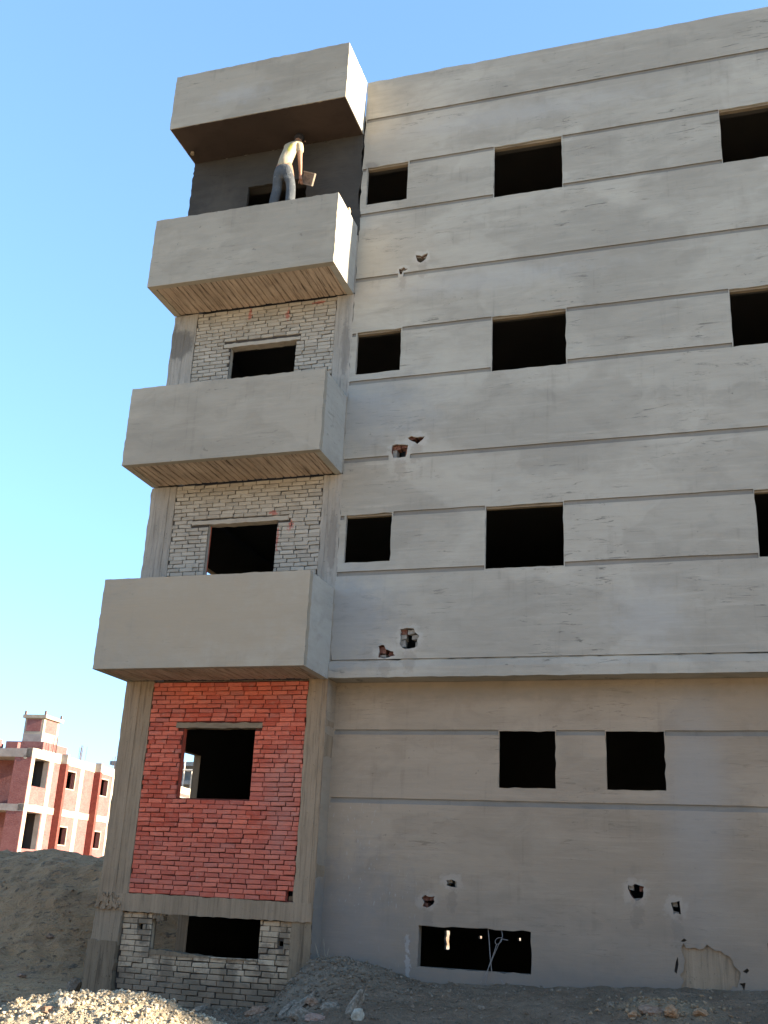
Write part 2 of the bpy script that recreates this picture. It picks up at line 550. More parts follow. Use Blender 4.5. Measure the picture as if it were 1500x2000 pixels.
def sm(t):
    t = np.clip(t, 0, 1)
    return t * t * (3 - 2 * t)


def g_parts(x, y):
    dx = x - 3.2
    debris = 0.60 * np.exp(-(dx / np.where(dx < 0, 0.42, 0.75)) ** 2 - ((y + 0.1) / 0.75) ** 2)
    dy = y - 0.33
    wall = (0.44 + 0.05 * (x - 4.3)) * sm((x - 2.9) / 1.2) * np.exp(-(dy / np.where(dy < 0, 2.4, 0.25)) ** 2) * sm((14 - x) / 2)
    dxm, dym = x - 3.25, y + 4.75
    front = 0.60 * np.exp(-(dxm / np.where(dxm < 0, 1.75, 1.25)) ** 2 - (dym / np.where(dym < 0, 1.1, 0.75)) ** 2)
    heap = 1.82 * sm((y + 0.8) / 7.2) * sm((-x - 0.15) / 2.6) * sm((19 - y) / 5) * sm((x + 30) / 8)
    orange = 0.13 * np.exp(-((x - 7.35) / 0.45) ** 2 - ((y + 1.0) / 0.35) ** 2)
    return debris, wall, front, heap, orange


def gz(x, y, fine=True):
    debris, wall, front, heap, orange = g_parts(x, y)
    bounce_bank = 10.0 * sm((-y - 20) / 16) * sm((y + 110) / 30)          # unseen ridge added behind the camera to hide low sky, bounce warm light
    z = 0.12 + debris + wall + front + heap + orange + bounce_bank
    near = sm((30 - np.hypot(x - 3, y + 2)) / 12)
    z = z + near * 0.05 * fbm(x, y, 0.9, 4)
    if fine:
        nb = sm((x + 2.5) / 1) * sm((0.6 - y) / 0.3) * sm((10 - x) / 1) * sm((y + 7) / 1)
        z = z + nb * (0.035 * fbm(x, y, 4.5, 4, 0.6) + 0.02 * np.abs(fbm(x + 40, y, 11, 3, 0.6)))
        fr = np.clip(front / 0.3, 0, 1)
        z = z + fr * nb * (0.055 * np.abs(fbm(x, y + 9, 6, 3, 0.6)) + 0.05 * np.abs(fbm(x + 3, y, 19, 2, 0.6)) - 0.02)
        hp = np.clip(heap / 0.4, 0, 1)
        z = z + hp * (0.22 * fbm(x, y, 0.55, 3, 0.5) + 0.12 * np.abs(fbm(x * 1.0 + y * 0.6, y * 0.4, 2.6, 4, 0.6)) + 0.07 * np.abs(fbm(x, y * 0.7, 4.5, 3, 0.6)))
    return z


def axis(dense0, dense1, h, mid0, mid1, hm, far):
    a = list(np.arange(dense0, dense1, h))
    lo, x, s = [], dense0, h
    while x > mid0:
        s = min(hm, s * 1.25)
        x -= s
        lo.append(x)
    while x > -far:
        s *= 1.35
        x -= s
        lo.append(x)
    hi, x, s = [], a[-1], h
    while x < mid1:
        s = min(hm, s * 1.25)
        x += s
        hi.append(x)
    while x < far:
        s *= 1.35
        x += s
        hi.append(x)
    return np.array(lo[::-1] + a + hi)


xs = axis(-1.0, 9.2, 0.026, -12, 11, 0.09, 900)
ys = axis(-6.2, 0.5, 0.026, -8, 15, 0.09, 900)
X, Y = np.meshgrid(xs, ys)
Z = gz(X, Y)
nx_, ny_ = len(xs), len(ys)
me = bpy.data.meshes.new('ground')
me.vertices.add(nx_ * ny_)
me.vertices.foreach_set('co', np.stack([X, Y, Z], -1).ravel().astype(np.float32))
idx = np.arange(nx_ * ny_).reshape(ny_, nx_)
q = np.stack([idx[:-1, :-1], idx[:-1, 1:], idx[1:, 1:], idx[1:, :-1]], -1).reshape(-1, 4)
me.loops.add(q.size)
me.loops.foreach_set('vertex_index', q.ravel().astype(np.int32))
me.polygons.add(len(q))
me.polygons.foreach_set('loop_start', (np.arange(len(q)) * 4).astype(np.int32))
me.polygons.foreach_set('loop_total', np.full(len(q), 4, np.int32))
me.polygons.foreach_set('use_smooth', np.ones(len(q), bool))
me.update(calc_edges=True)
# soil kinds: R pale crumbly rubble, G brown heap soil, B orange sand
d_, w_, f_, h_, o_ = g_parts(X, Y)
soil = np.zeros((ny_, nx_, 4), np.float32)
wob = fbm(X, Y, 1.3, 4) * 0.6
soil[..., 0] = np.clip(np.clip(f_ / 0.25, 0, 1) + wob * (f_ > 0.03), 0, 1)
soil[..., 1] = np.clip(np.clip(h_ / 0.2, 0, 1) + sm((-X - .1) / .5) * sm((Y + 4) / 1.5) * sm((40 - Y) / 20), 0, 1) * (X < 0.2)
soil[..., 2] = np.clip(o_ / 0.08 + wob * 1.5 * (o_ > 0.01) - 0.2, 0, 1)
soil[..., 3] = np.clip(d_ / 0.3 + wob * (d_ > .02), 0, 1)
at = me.color_attributes.new('soil', 'FLOAT_COLOR', 'POINT')
at.data.foreach_set('color', soil.ravel())

k = NT('dry_soil', 0.95)
ac = k.n('ShaderNodeAttribute', attribute_name='soil')
sp = k.n('ShaderNodeSeparateColor')
k.l(ac.outputs['Color'], sp.inputs[0])
base = k.mix(k.ramp(k.noise(2.2, 5, 0.65), 0.3, 0.7), (0.155, 0.107, 0.066), (0.22, 0.155, 0.1))
pale = k.mix(k.ramp(k.noise(5, 5, 0.7, off=(4, 2, 1)), 0.3, 0.7), (0.3, 0.24, 0.15), (0.5, 0.41, 0.27))
brown = k.mix(k.ramp(k.noise((1.1, 0.6, 1.1), 6, 0.7, off=(2, 2, 2)), 0.3, 0.7), (0.36, 0.205, 0.095), (0.46, 0.27, 0.13))
orange = k.mix(k.ramp(k.noise(7, 4, 0.6), 0.35, 0.7), (0.3, 0.215, 0.125), (0.24, 0.18, 0.115))
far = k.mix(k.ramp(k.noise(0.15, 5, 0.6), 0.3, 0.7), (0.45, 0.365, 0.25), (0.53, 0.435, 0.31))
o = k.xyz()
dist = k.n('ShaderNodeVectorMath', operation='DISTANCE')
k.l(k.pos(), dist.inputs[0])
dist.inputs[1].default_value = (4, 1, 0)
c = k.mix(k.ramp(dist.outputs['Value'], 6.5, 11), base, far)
c = k.mix(ac.outputs['Alpha'], c, k.mix(k.ramp(k.noise(6, 4, .6, off=(8, 8, 0)), .3, .7), (0.165, 0.13, 0.09), (0.25, 0.2, 0.14)))
c = k.mix(sp.outputs[0], c, pale)
c = k.mix(sp.outputs[1], c, brown)
c = k.mix(sp.outputs[2], c, orange)
fine = k.noise(38, 5, 0.7, off=(1, 0, 0))
c = k.mix(k.ramp(fine, 0.5, 0.75, 0, 0.5), c, (0.09, 0.078, 0.06))
c = k.mix(k.ramp(k.noise(24, 4, 0.7, off=(5, 5, 0)), 0.62, 0.74, 0, 0.35), c, (0.36, 0.33, 0.28))
k.bump(fine, 0.7, 0.02)
spk = k.noise((7, 3.2, 9), 5, 0.7, off=(6, 3, 2), dist=0.6)
c = k.mix(k.math('MULTIPLY', k.ramp(spk, 0.55, 0.66, 0, 0.75), sp.outputs[1]), c, (0.055, 0.042, 0.03))
c = k.mix(k.math('MULTIPLY', k.ramp(k.noise((3, 1.4, 4), 5, 0.7, off=(1, 9, 2), dist=0.5), 0.5, 0.7, 0, 0.5), sp.outputs[1]), c, (0.1, 0.075, 0.052))
k.bump(k.noise(9, 4, 0.65, off=(7, 1, 0)), 0.8, 0.07)
k.bump(spk, 0.8, 0.1)
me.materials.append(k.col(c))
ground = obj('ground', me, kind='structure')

# ------------------------------------------------------------------ the apartment block
B = thing('apartment_building', 'unfinished grey plastered apartment block with four stacked balconies and a red brick bay', 'building')
XW, H, XE, YB = 3.077, 14.317, 13.0, 9.8
RG = 0.327                       # how far the ground storey is set back
FL = [1.43, 4.265, 7.24, 10.24, 13.25]

PF = lambda u, w, d: (u, d, w)
facade_windows = []
for zt, zb, zs, xa, xb, xc in ((12.57, 11.629, 11.856, (3.19, 3.868), (5.26, 6.305), (8.597, 9.9)),
                               (9.543, 8.656, 8.832, (3.187, 3.882), (5.26, 6.327), (8.547, 9.85)),
                               (6.595, 5.707, 5.886, (3.194, 3.865), (5.207, 6.255), (8.664, 9.95))):
    facade_windows += [(xa[0], xa[1], zs, zt), (xb[0], xb[1], zb, zt), (xc[0], xc[1], zb, zt)]
PIT = {
    'a': [(4.056, 10.789), (4.12, 10.775), (4.15, 10.757), (4.19, 10.78), (4.251, 10.796), (4.222, 10.7), (4.17, 10.655), (4.135, 10.64), (4.09, 10.67), (4.076, 10.704)],
    'b': [(3.795, 10.582), (3.83, 10.575), (3.876, 10.606), (3.89, 10.575), (3.945, 10.561), (3.9, 10.535), (3.863, 10.53), (3.846, 10.48), (3.825, 10.478), (3.808, 10.5)],
    'c': [(4.05, 7.724), (4.102, 7.752), (4.2, 7.72), (4.308, 7.733), (4.279, 7.68), (4.24, 7.65), (4.198, 7.615), (4.16, 7.65), (4.128, 7.661), (4.08, 7.69)],
    'd': [(3.824, 7.624), (3.88, 7.64), (3.931, 7.631), (4.0, 7.625), (4.062, 7.611), (4.055, 7.56), (4.051, 7.509), (4.03, 7.43), (3.93, 7.42), (3.848, 7.43), (3.814, 7.513)],
    'e': [(4.056, 4.916), (4.15, 4.935), (4.249, 4.924), (4.27, 4.87), (4.331, 4.818), (4.3, 4.76), (4.307, 4.679), (4.182, 4.641), (4.1, 4.66), (4.058, 4.713), (4.07, 4.81)],
    'f': [(3.765, 4.692), (3.81, 4.71), (3.844, 4.704), (3.87, 4.65), (3.977, 4.617), (3.98, 4.58), (4.008, 4.561), (3.95, 4.55), (3.888, 4.529), (3.766, 4.538), (3.78, 4.62)],
}


def grooves(x0, x1, z, h, skip=()):
    """grooves along x from x0 to x1 broken at the given windows"""
    out = []
    a = x0
    for w in sorted(skip):
        if w[0] - 0.012 > a + 0.05:
            out.append((a, w[0] - 0.012, z, h))
        a = max(a, w[1] + 0.012)
    if x1 > a + 0.05:
        out.append((a, x1, z, h))
    return out


gr = []
gr += grooves(3.12, XE - .01, 13.51, 0.07) + grooves(3.10, XE - .01, 10.465, 0.07, [(3.80, 3.86)]) + grooves(3.10, XE - .01, 7.435, 0.07, [(3.79, 4.085)])
for i, (gt, gb) in enumerate(((12.555, 11.66), (9.53, 8.69), (6.585, 5.725))):
    w = facade_windows[3 * i:3 * i + 3]
    gr += grooves(3.87 + .02, XE - .01, gt - .008, 0.066, [(a, b) for a, b, *_ in w])
    gr += [(3.105, 3.165, gt - .025, .06)]
    gr += grooves(3.105, XE - .01, gb, 0.066, [(a, b) for a, b, *_ in w[1:]])


def groove_hole(g, seed, m):
    a, b, z, h = g
    # keep clear of holes by a straight rectangle with slightly wavering edges
    return (rough_poly(rect(a, b, z - h / 2, z + h / 2), 0.22, 0.0016, seed), 0.022, m_groove, m_groove)


mb = MB()
holes = [groove_hole(g, i, m_facade) for i, g in enumerate(gr)]
holes += [(rough_poly(rect(*w), 0.1, 0.004, 50 + i), 0.02, m_facade, None) for i, w in enumerate(facade_windows)]
holes += [(rough_poly(p, 0.035, 0.006, 90 + i), 0.03, m_facade, None) for i, p in enumerate(PIT.values())]
top = [(XE, H), (XE, 4.515), (XW + 0.03, 4.515)]
edge_l = [(XW + .02 + random.uniform(-.012, .012), z) for z in np.arange(4.65, H - .05, 0.09)]
top_e = [(x, H + random.gauss(0, 0.006)) for x in np.arange(XW + 0.06, XE, 0.16)]
outer = [(XW + .03, 4.515)] + edge_l + [(XW + .02, H)] + top_e + [(XE, H), (XE, 4.515)]
panel(mb, outer, holes, PF, m_facade)
mb.build('upper_wall', B)
# parapet coping of the upper wall
mb = MB()
n = len(top_e)
mb.add([(x, 0, z) for x, z in top_e] + [(x, 0.2, z) for x, z in top_e], [(i, i + 1, n + i + 1, n + i) for i in range(n - 1)], m_facade)
mb.box(XW + .06, XE, 0.2, 0.22, 13.2, H - .02, m_facade)
mb.build('parapet', B)
# band that flares out at the foot of the upper wall
mb = MB()
bx = list(np.arange(XW + 0.005, XE, 0.12)) + [XE]
pr_ = [(0.022, 4.512), (0.016, 4.494), (-0.014, 4.488), (-0.034, 4.40), (-0.036, 4.265), (RG, 4.268)]
rings = []
for i, x in enumerate(bx):
    j = random.gauss(0, 0.006)
    rings.append([(x, y + (j * .4 if n_ in (2, 3, 4) else 0), z + (j if n_ in (0, 1, 2) else random.gauss(0, .003) if n_ == 4 else 0)) for n_, (y, z) in enumerate(pr_)])
nr = len(pr_)
mb.add([p for r_ in rings for p in r_], [(i * nr + j, (i + 1) * nr + j, (i + 1) * nr + j + 1, i * nr + j + 1) for i in range(len(bx) - 1) for j in range(nr - 1)], m_facade)
mb.add([(x, 0.0, 4.515 + .0005) for x in bx] + [(x, .04, 4.5155) for x in bx], [(i, i + 1, len(bx) + i + 1, len(bx) + i) for i in range(len(bx) - 1)], m_groove)
mb.add([*rings[0], (bx[0], RG, 4.5)], [(0, 1, 2, 3, 4, 5, 6)], m_facade)
mb.build('foot_band', B)

# ground storey wall
GP = {
    'g': [(4.70, 1.775), (4.767, 1.785), (4.83, 1.763), (4.835, 1.69), (4.8, 1.695), (4.757, 1.70), (4.70, 1.715), (4.715, 1.74)],
    'h': [(4.385, 1.55), (4.43, 1.589), (4.48, 1.57), (4.556, 1.582), (4.539, 1.486), (4.5, 1.46), (4.462, 1.44), (4.40, 1.455), (4.42, 1.5)],
    'i': [(6.92, 1.81), (6.96, 1.80), (6.998, 1.83), (7.06, 1.81), (7.103, 1.801), (7.095, 1.74), (7.087, 1.686), (7.002, 1.64), (6.96, 1.68), (6.93, 1.74)],
    'j': [(7.40, 1.64), (7.45, 1.645), (7.50, 1.665), (7.505, 1.58), (7.507, 1.515), (7.45, 1.53), (7.42, 1.51), (7.415, 1.58)],
}
patch = [(7.522, 1.209), (7.547, 1.156), (7.829, 1.172), (8.018, 1.098), (8.128, 0.935), (8.079, 0.774), (7.859, 0.72), (7.469, 0.70), (7.465, 0.865), (7.513, 0.922)]
low_windows = [(5.352, 6.073, 2.908, 3.616), (6.704, 7.407, 2.908, 3.616), (4.36, 5.759, 0.763, 1.233), (8.432, 9.9, 0.763, 1.26)]
PG = lambda u, w, d: (u, RG + d, w)
lg = grooves(XW + .02, XE - .01, 3.60, 0.066, [(a, b) for a, b, *_ in low_windows[:2]]) + grooves(XW + .02, XE - .01, 2.713, 0.07)
lg = [(a, b, z - (a - 3.1) * 0.001, h) for a, b, z, h in lg]
mb = MB()
holes = [groove_hole(g, 200 + i, m_lower) for i, g in enumerate(lg)]
holes += [(rough_poly(rect(*w), 0.1, 0.0045 if w[3] > 2 else 0.008, 250 + i), 0.02, m_lower, None) for i, w in enumerate(low_windows)]
holes += [(rough_poly(p, 0.03, 0.006, 290 + i), 0.03, m_lower, None) for i, p in enumerate(GP.values())]
holes += [(rough_poly(patch, 0.045, 0.014, 321), 0.025, m_base, m_pale_patch)]
CAV = [[(7.43, .88), (7.455, .98), (7.45, 1.06), (7.425, 1.0), (7.405, .9)], [(8.15, .95), (8.2, .97), (8.22, .95), (8.19, .92)], [(8.06, .84), (8.15, .85), (8.14, .82), (8.13, .76), (8.11, .81)], [(7.5, 1.22), (7.55, 1.25), (7.56, 1.23), (7.52, 1.19)]]
CAV[1] = [(8.15, .95), (8.2, .985), (8.22, .96), (8.19, .93)]
CAV[2] = [(8.10, .82), (8.17, .835), (8.165, .80), (8.15, .75), (8.13, .80)]
CAV[3] = [(7.49, 1.225), (7.53, 1.26), (7.56, 1.24), (7.53, 1.222)]
holes += [(c_, .05, m_base, m_room) for c_ in CAV]
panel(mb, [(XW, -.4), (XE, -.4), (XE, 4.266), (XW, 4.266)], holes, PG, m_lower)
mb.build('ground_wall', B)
mb = MB()
yy = list(np.linspace(-.004, RG, 4))
zz = list(np.arange(-.3, 4.266, 0.09)) + [4.266]
vs_, fs_ = [], []
for z in zz:
    jz = random.gauss(0, .008)
    for n_, y in enumerate(yy):
        vs_.append((XW + (.004 if n_ else .002), y + (jz if n_ == 0 else 0), z))
for i in range(len(zz) - 1):
    for j in range(3):
        fs_.append((i * 4 + j, i * 4 + j + 1, i * 4 + 5 + j, i * 4 + 4 + j))
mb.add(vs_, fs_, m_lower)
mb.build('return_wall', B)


# reveals of the openings: each window is a part of the block
def opening(x0, x1, z0, z1, y0, depth, m, lintel=None, ld=.075):
    mb = MB()
    hole_sides(mb, rect(x0 - .004, x1 + .004, z0 - .004, z1 + .004), depth, m, None, lambda u, w, d: (u, y0 + d, w))
    hole_sides(mb, rect(x0 - .13, x1 + .13, z0 - .02, z1 + .03), .22 - depth, m_room, None, lambda u, w, d: (u, y0 + depth + d, w))
    o = mb.build('window_opening', B)
    if lintel:
        b = MB()
        b.box(x0 - 0.0045, x1 + 0.0045, y0 + 0.01, y0 + ld, z1 - 0.028, z1 - 0.002, lintel)
        b.build('lintel', o)
    return o


for w in facade_windows:
    opening(*w, 0.018, 0.045, m_facade, m_lintel)
for w in low_windows:
    opening(*w, RG + 0.018, 0.04 if w[3] > 2 else .14, m_lower)


# knocked-through holes with broken bricks inside
def rand_block(mb, x0, x1, y0, y1, z0, z1, m, j=0.008):
    rg = random
    vs = [(x + rg.uniform(-j, j), y + rg.uniform(-j, j), z + rg.uniform(-j, j)) for z in (z0, z1) for y in (y0, y1) for x in (x0, x1)]
    mb.add(vs, [(0, 2, 3, 1), (4, 5, 7, 6), (0, 1, 5, 4), (2, 6, 7, 3), (0, 4, 6, 2), (1, 3, 7, 5)], m)


m_break_red = simple('broken_red_brick', (0.11, 0.045, 0.032), (0.22, 0.115, 0.085), 30, 0.95, 0.01)
m_break_pale = simple('broken_mortar', (0.3, 0.285, 0.25), (0.2, 0.18, 0.15), 30, 0.95, 0.01)


def wall_hole(poly, y0, reds, blocks):
    mb = MB()
    hole_sides(mb, [(p[0] * 1.0, p[1]) for p in rough_poly(poly, 0.05, 0.006, int(poly[0][0] * 100))], 0.2, m_break_red if reds else m_break_pale, None, lambda u, w, d: (u, y0 + 0.028 + d * (1 if d else 1), w))
    o = mb.build('wall_hole', B)
    for (a, b, c_, d_, dep, m) in blocks:
        q = MB()
        rand_block(q, a, b, y0 + dep + .012, y0 + dep + 0.13, c_, d_, m)
        q.build('broken_brick', o)


RD, PL = m_break_red, m_break_pale
wall_hole(PIT['a'], 0, True, [(4.06, 4.17, 10.76, 10.80, .035, PL), (4.17, 4.25, 10.75, 10.80, .05, PL), (4.16, 4.23, 10.66, 10.70, .1, RD)])
wall_hole(PIT['b'], 0, True, [(3.80, 3.90, 10.56, 10.60, .04, PL), (3.86, 3.94, 10.52, 10.56, .05, RD)])
wall_hole(PIT['c'], 0, True, [(4.04, 4.15, 7.71, 7.76, .045, RD), (4.24, 4.3, 7.70, 7.74, .06, RD), (4.08, 4.14, 7.66, 7.7, .1, RD)])
wall_hole(PIT['d'], 0, True, [(3.82, 3.93, 7.58, 7.64, .05, RD), (3.95, 4.06, 7.59, 7.635, .04, RD), (3.80, 3.88, 7.42, 7.57, .05, PL), (4.01, 4.07, 7.42, 7.58, .05, RD), (3.84, 3.9, 7.42, 7.47, .07, PL)])
wall_hole(PIT['e'], 0, False, [(4.05, 4.14, 4.86, 4.925, .05, RD), (4.15, 4.26, 4.855, 4.92, .035, PL), (4.22, 4.33, 4.785, 4.845, .035, PL), (4.05, 4.12, 4.69, 4.78, .06, PL), (4.26, 4.31, 4.66, 4.76, .06, PL), (4.08, 4.26, 4.635, 4.665, .04, PL), (4.06, 4.13, 4.79, 4.85, .05, PL)])
wall_hole(PIT['f'], 0, True, [(3.76, 3.82, 4.61, 4.69, .05, RD), (3.81, 3.86, 4.6, 4.70, .04, RD), (3.9, 3.99, 4.565, 4.62, .05, RD), (3.77, 3.86, 4.53, 4.585, .06, PL)])
wall_hole(GP['g'], RG, False, [(4.69, 4.76, 1.745, 1.785, .04, PL), (4.8, 4.84, 1.7, 1.77, .05, PL)])
wall_hole(GP['h'], RG, True, [(4.38, 4.47, 1.52, 1.58, .05, RD), (4.48, 4.56, 1.53, 1.585, .04, RD), (4.40, 4.46, 1.445, 1.5, .06, RD)])
wall_hole(GP['i'], RG, True, [(6.92, 6.98, 1.76, 1.82, .04, PL), (7.05, 7.10, 1.74, 1.81, .05, RD), (6.98, 7.06, 1.63, 1.665, .05, PL)])
wall_hole(GP['j'], RG, False, [(7.41, 7.47, 1.6, 1.65, .05, PL), (7.42, 7.48, 1.51, 1.545, .05, PL)])

# ---- left bay: columns, beams, brick infill
def column(x0, x1, z0, z1, m, seed, strips=4, y=0.0):
    """board-marked column: vertical plank facets of slightly different depth with ragged outer edges"""
    rg = random.Random(seed)
    cuts = [x0] + sorted(x0 + (x1 - x0) * (i + rg.uniform(-.25, .25)) / strips for i in range(1, strips)) + [x1]
    mb = MB()
    zz = list(np.arange(z0, z1, 0.11)) + [z1]
    for i in range(strips):
        yy = y + rg.uniform(-.006, .006)
        vs, fs = [], []
        for z in zz:
            a = cuts[i] + (rg.gauss(0, .005) if i == 0 else 0)
            b = cuts[i + 1] + (rg.gauss(0, .004) if i == strips - 1 else 0)
            vs += [(a, yy + .3, z), (a, yy + rg.gauss(0, .0015), z), (b, yy + rg.gauss(0, .0015), z), (b, yy + .3, z)]
        for j in range(len(zz) - 1):
            for s in range(3):
                fs.append((4 * j + s, 4 * j + s + 1, 4 * j + 5 + s, 4 * j + 4 + s))
        mb.add(vs, fs, m)
    return mb.build('column', B)


column(0.0, 0.437, 1.38, 4.26, m_column, 1)
column(2.80, XW, 1.38, 4.26, m_column, 2, 3)
for z0, z1, s in ((4.27, 7.235, 3), (7.26, 10.235, 5)):
    column(0.0, 0.42, z0, z1, m_column_up, s)
    column(2.81, XW + .02, z0, z1, m_column_up, s + 1, 3)
column(0.0, 0.40, 10.26, 11.46, m_column_up, 9)
column(2.8, XW + .02, 10.26, 11.46, m_column_up, 10, 3)
# base of the left column: rough pedestal, and the beam over the basement opening
mb = MB()
slab(mb, rough_poly([(-.03, .80), (.38, .78), (.40, 1.22), (0.0, 1.22)], .05, .006, 3), -.02, .3, m_pale_patch)
mb.build('column_foot', B)
mb = MB()
slab(mb, rough_poly([(-.06, -.3), (.38, -.3), (.37, .83), (-.05, .84)], .05, .007, 4), -.045, .3, m_base)
mb.build('column_foot', B)
mb = MB()
slab(mb, rough_poly([(2.80, -.3), (XW, -.3), (XW, 1.2), (2.8, 1.2)], .06, .005, 5), -.01, .3, m_base)
mb.build('column_foot', B)
mb = MB()
slab(mb, rough_poly([(0.0, 1.22), (.4, 1.21), (.9, 1.2), (1.6, 1.195), (XW, 1.2), (XW, 1.42), (1.5, 1.432), (.42, 1.425), (0.0, 1.40)], .06, .004, 6), -.03, .3, m_column)
mb.build('beam', B)
mb = MB()                                     # honeycombed lump at the foot of the left column
for i in range(60):
    px, pz = random.uniform(.02, .34), random.uniform(1.24, 1.42)
    s = random.uniform(.012, .03)
    rand_block(mb, px - s, px + s, -.055, -.02, pz - s, pz + s, m_column, s * .5)
mb.build('honeycomb_lump', B, kind='stuff')
mb = MB()
for x0, x1, z0, z1 in ((.41, 2.81, 4.225, 4.262), ):
    mb.box(x0, x1, .05, .3, z0, z1, m_base)
mb.build('beam', B)


def brick_mesh(L, h, d, seed, m):
    """one brick lying along x, its worn front face toward -y"""
    rg = random.Random(seed)
    e = 0.0045
    j = lambda s=.002: rg.uniform(-s, s)
    out = [(-L / 2 + j(), -h / 2 + j()), (L / 2 + j(), -h / 2 + j()), (L / 2 + j(), h / 2 + j()), (-L / 2 + j(), h / 2 + j())]
    if seed % 3 == 0:                          # a knocked corner
        k_ = rg.randrange(4)
        out[k_] = (out[k_][0] * .93, out[k_][1] * .72)
    inn = [(x - math.copysign(e + rg.uniform(0, .003), x), z - math.copysign(e + rg.uniform(0, .002), z)) for x, z in out]
    vs = [(x, d, z) for x, z in out] + [(x, e, z) for x, z in out] + [(x, j(.0015), z) for x, z in inn]
    fs = []
    for r in (0, 4):
        for i in range(4):
            fs.append((r + i, r + (i + 1) % 4, r + 4 + (i + 1) % 4, r + 4 + i))
    fs.append((8, 9, 10, 11))
    b = bpy.data.meshes.new('brick')
    b.from_pydata(vs, [], fs)
    b.materials.append(m)
    return b


def brick_panel(name, x0, x1, z0, z1, holes, course, pitch, yf, mat, back, limit, wave=0.0, gap=0.009, seed=0, vg=1.6, lim_from_bottom=True, jag=0.0):
    rg = random.Random(seed)
    mb = MB()
    bh = [(rect(a, b, c, d), 0.06, mat, None) for a, b, c, d in holes]
    panel(mb, rect(x0 - .02, x1 + .02, z0 - .01, z1 + .01), bh, lambda u, w, d: (u, yf + 0.026 + d, w), back)
    pan = mb.build(name, B)
    meshes = [brick_mesh(pitch - gap * vg, course - gap * .85, 0.05, seed * 31 + i, mat) for i in range(9)]
    places = []
    n = int(round((z1 - z0) / course))
    ch = (z1 - z0) / n
    for r in range(n):
        zc = z0 + (r + .5) * ch
        x = x0 - (pitch * .5 if r % 2 else 0) + rg.uniform(-.03, .03)
        while x < x1 - .02:
            L = pitch * (1 if rg.random() < .93 else rg.choice((.5, .72, .8)))
            spans = [(max(x, x0), min(x + L, x1))]
            for a, b, c, d in holes:
                if c - ch * .35 < zc < d + ch * .35:
                    new = []
                    for s, t in spans:
                        if t <= a or s >= b:
                            new.append((s, t))
                        else:
                            if s < a - .03:
                                new.append((s, a))
                            if t > b + .03:
                                new.append((b, t))
                    spans = new
            for s, t in spans:
                if t - s > .035:
                    xm = (s + t) / 2
                    places.append((xm, zc + wave * math.sin(xm * 2.1 + r * .3), t - s))
            x += L
    objs = []
    rest = MB()
    for i, (x, z, L) in enumerate(places):
        sx = (L - gap * vg) / (pitch - gap * vg)
        y = yf + rg.uniform(-.004, .006) + (rg.uniform(0, .012) if rg.random() < .1 else 0)
        me = rg.choice(meshes)
        rot = rg.gauss(0, .007)
        zj = z + rg.gauss(0, .0012)
        if i < limit:
            o = obj(mat.name, me, pan)
            o.location = (x, y, zj)
            o.rotation_euler = (0, rot, 0)
            o.scale = (sx, 1, ch / course)
        else:
            rest.add([(x + v.co.x * sx, y + v.co.y, zj + v.co.z * ch / course) for v in me.vertices], [tuple(p.vertices) for p in me.polygons], mat)
    if rest.v:
        rest.build('upper_courses', pan, kind='stuff')
    return pan, len(places)


def window_in_panel(x0, x1, z0, z1, m, yf, lint):
    o = opening(x0, x1, z0, z1, yf + .03, .09, m)
    if lint:
        lb = MB()
        slab(lb, rough_poly([(lint[0], lint[2]), (lint[1], lint[2]), (lint[1], lint[3]), (lint[0], lint[3])], .06, .004, int(z0 * 10)), yf - .004, yf + .15, lint[4])
        lb.build('lintel', o)


c0 = .0615
brick_panel('brick_infill', 0.437, 2.80, 1.432, 4.235, [(.985, 2.065, 2.668, 3.615), (.9, 2.16, 3.615, 3.672), (2.69, 2.8, 1.432, 1.56)], c0, .213, .006, m_red, m_joint, 300, .003, seed=1, gap=.0082, vg=1.3)
window_in_panel(.985, 2.065, 2.668, 3.615, m_red, .006, (.87, 2.17, 3.604, 3.674, m_lintel))
mb = MB()                                     # the dark gap knocked out at the foot of the red bricks
rand_block(mb, 2.70, 2.80, .09, .2, 1.44, 1.5, m_base)
mb.build('broken_brick', B)
brick_panel('brick_infill', .42, 2.81, 5.50, 7.232, [(1.025, 2.125, 5.50, 6.6), (.75, 2.3, 6.6, 6.655)], .0625, .213, .006, m_smeared, m_joint_grey, 170, .004, seed=2, gap=.0075, vg=1.4)
window_in_panel(1.025, 2.125, 5.5, 6.6, m_red, .006, (.75, 2.3, 6.589, 6.653, m_smeared))
brick_panel('brick_infill', .42, 2.81, 8.45, 10.23, [(1.07, 2.18, 8.45, 9.56), (.95, 2.25, 9.56, 9.61)], .0625, .213, .006, m_smeared, m_joint_grey, 130, .004, seed=3, gap=.0075, vg=1.4)
window_in_panel(1.07, 2.18, 8.45, 9.56, m_smeared, .006, (.95, 2.25, 9.549, 9.608, m_smeared))
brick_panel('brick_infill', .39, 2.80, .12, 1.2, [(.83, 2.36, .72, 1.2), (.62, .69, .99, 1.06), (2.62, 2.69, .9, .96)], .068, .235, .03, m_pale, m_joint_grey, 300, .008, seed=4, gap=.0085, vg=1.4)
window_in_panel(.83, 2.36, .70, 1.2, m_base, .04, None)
mb = MB()                                     # crust of mortar on the sill of the basement opening
slab(mb, rough_poly([(.84, .69), (1.35, .70), (2.35, .70), (2.35, .725), (1.7, .715), (1.4, .735), (1.2, .755), (.84, .76)], .05, .005, 8), .02, .2, m_base)
mb.build('sill', B)
mb = MB()                                     # lump of concrete hanging at the top left of the opening
for i in range(22):
    px, pz = random.gauss(.93, .05), random.gauss(1.17, .03)
    s = random.uniform(.015, .035)
    rand_block(mb, px - s, px + s, .0, .08, pz - s, pz + s, m_base, s * .5)
mb.build('honeycomb_lump', B, kind='stuff')

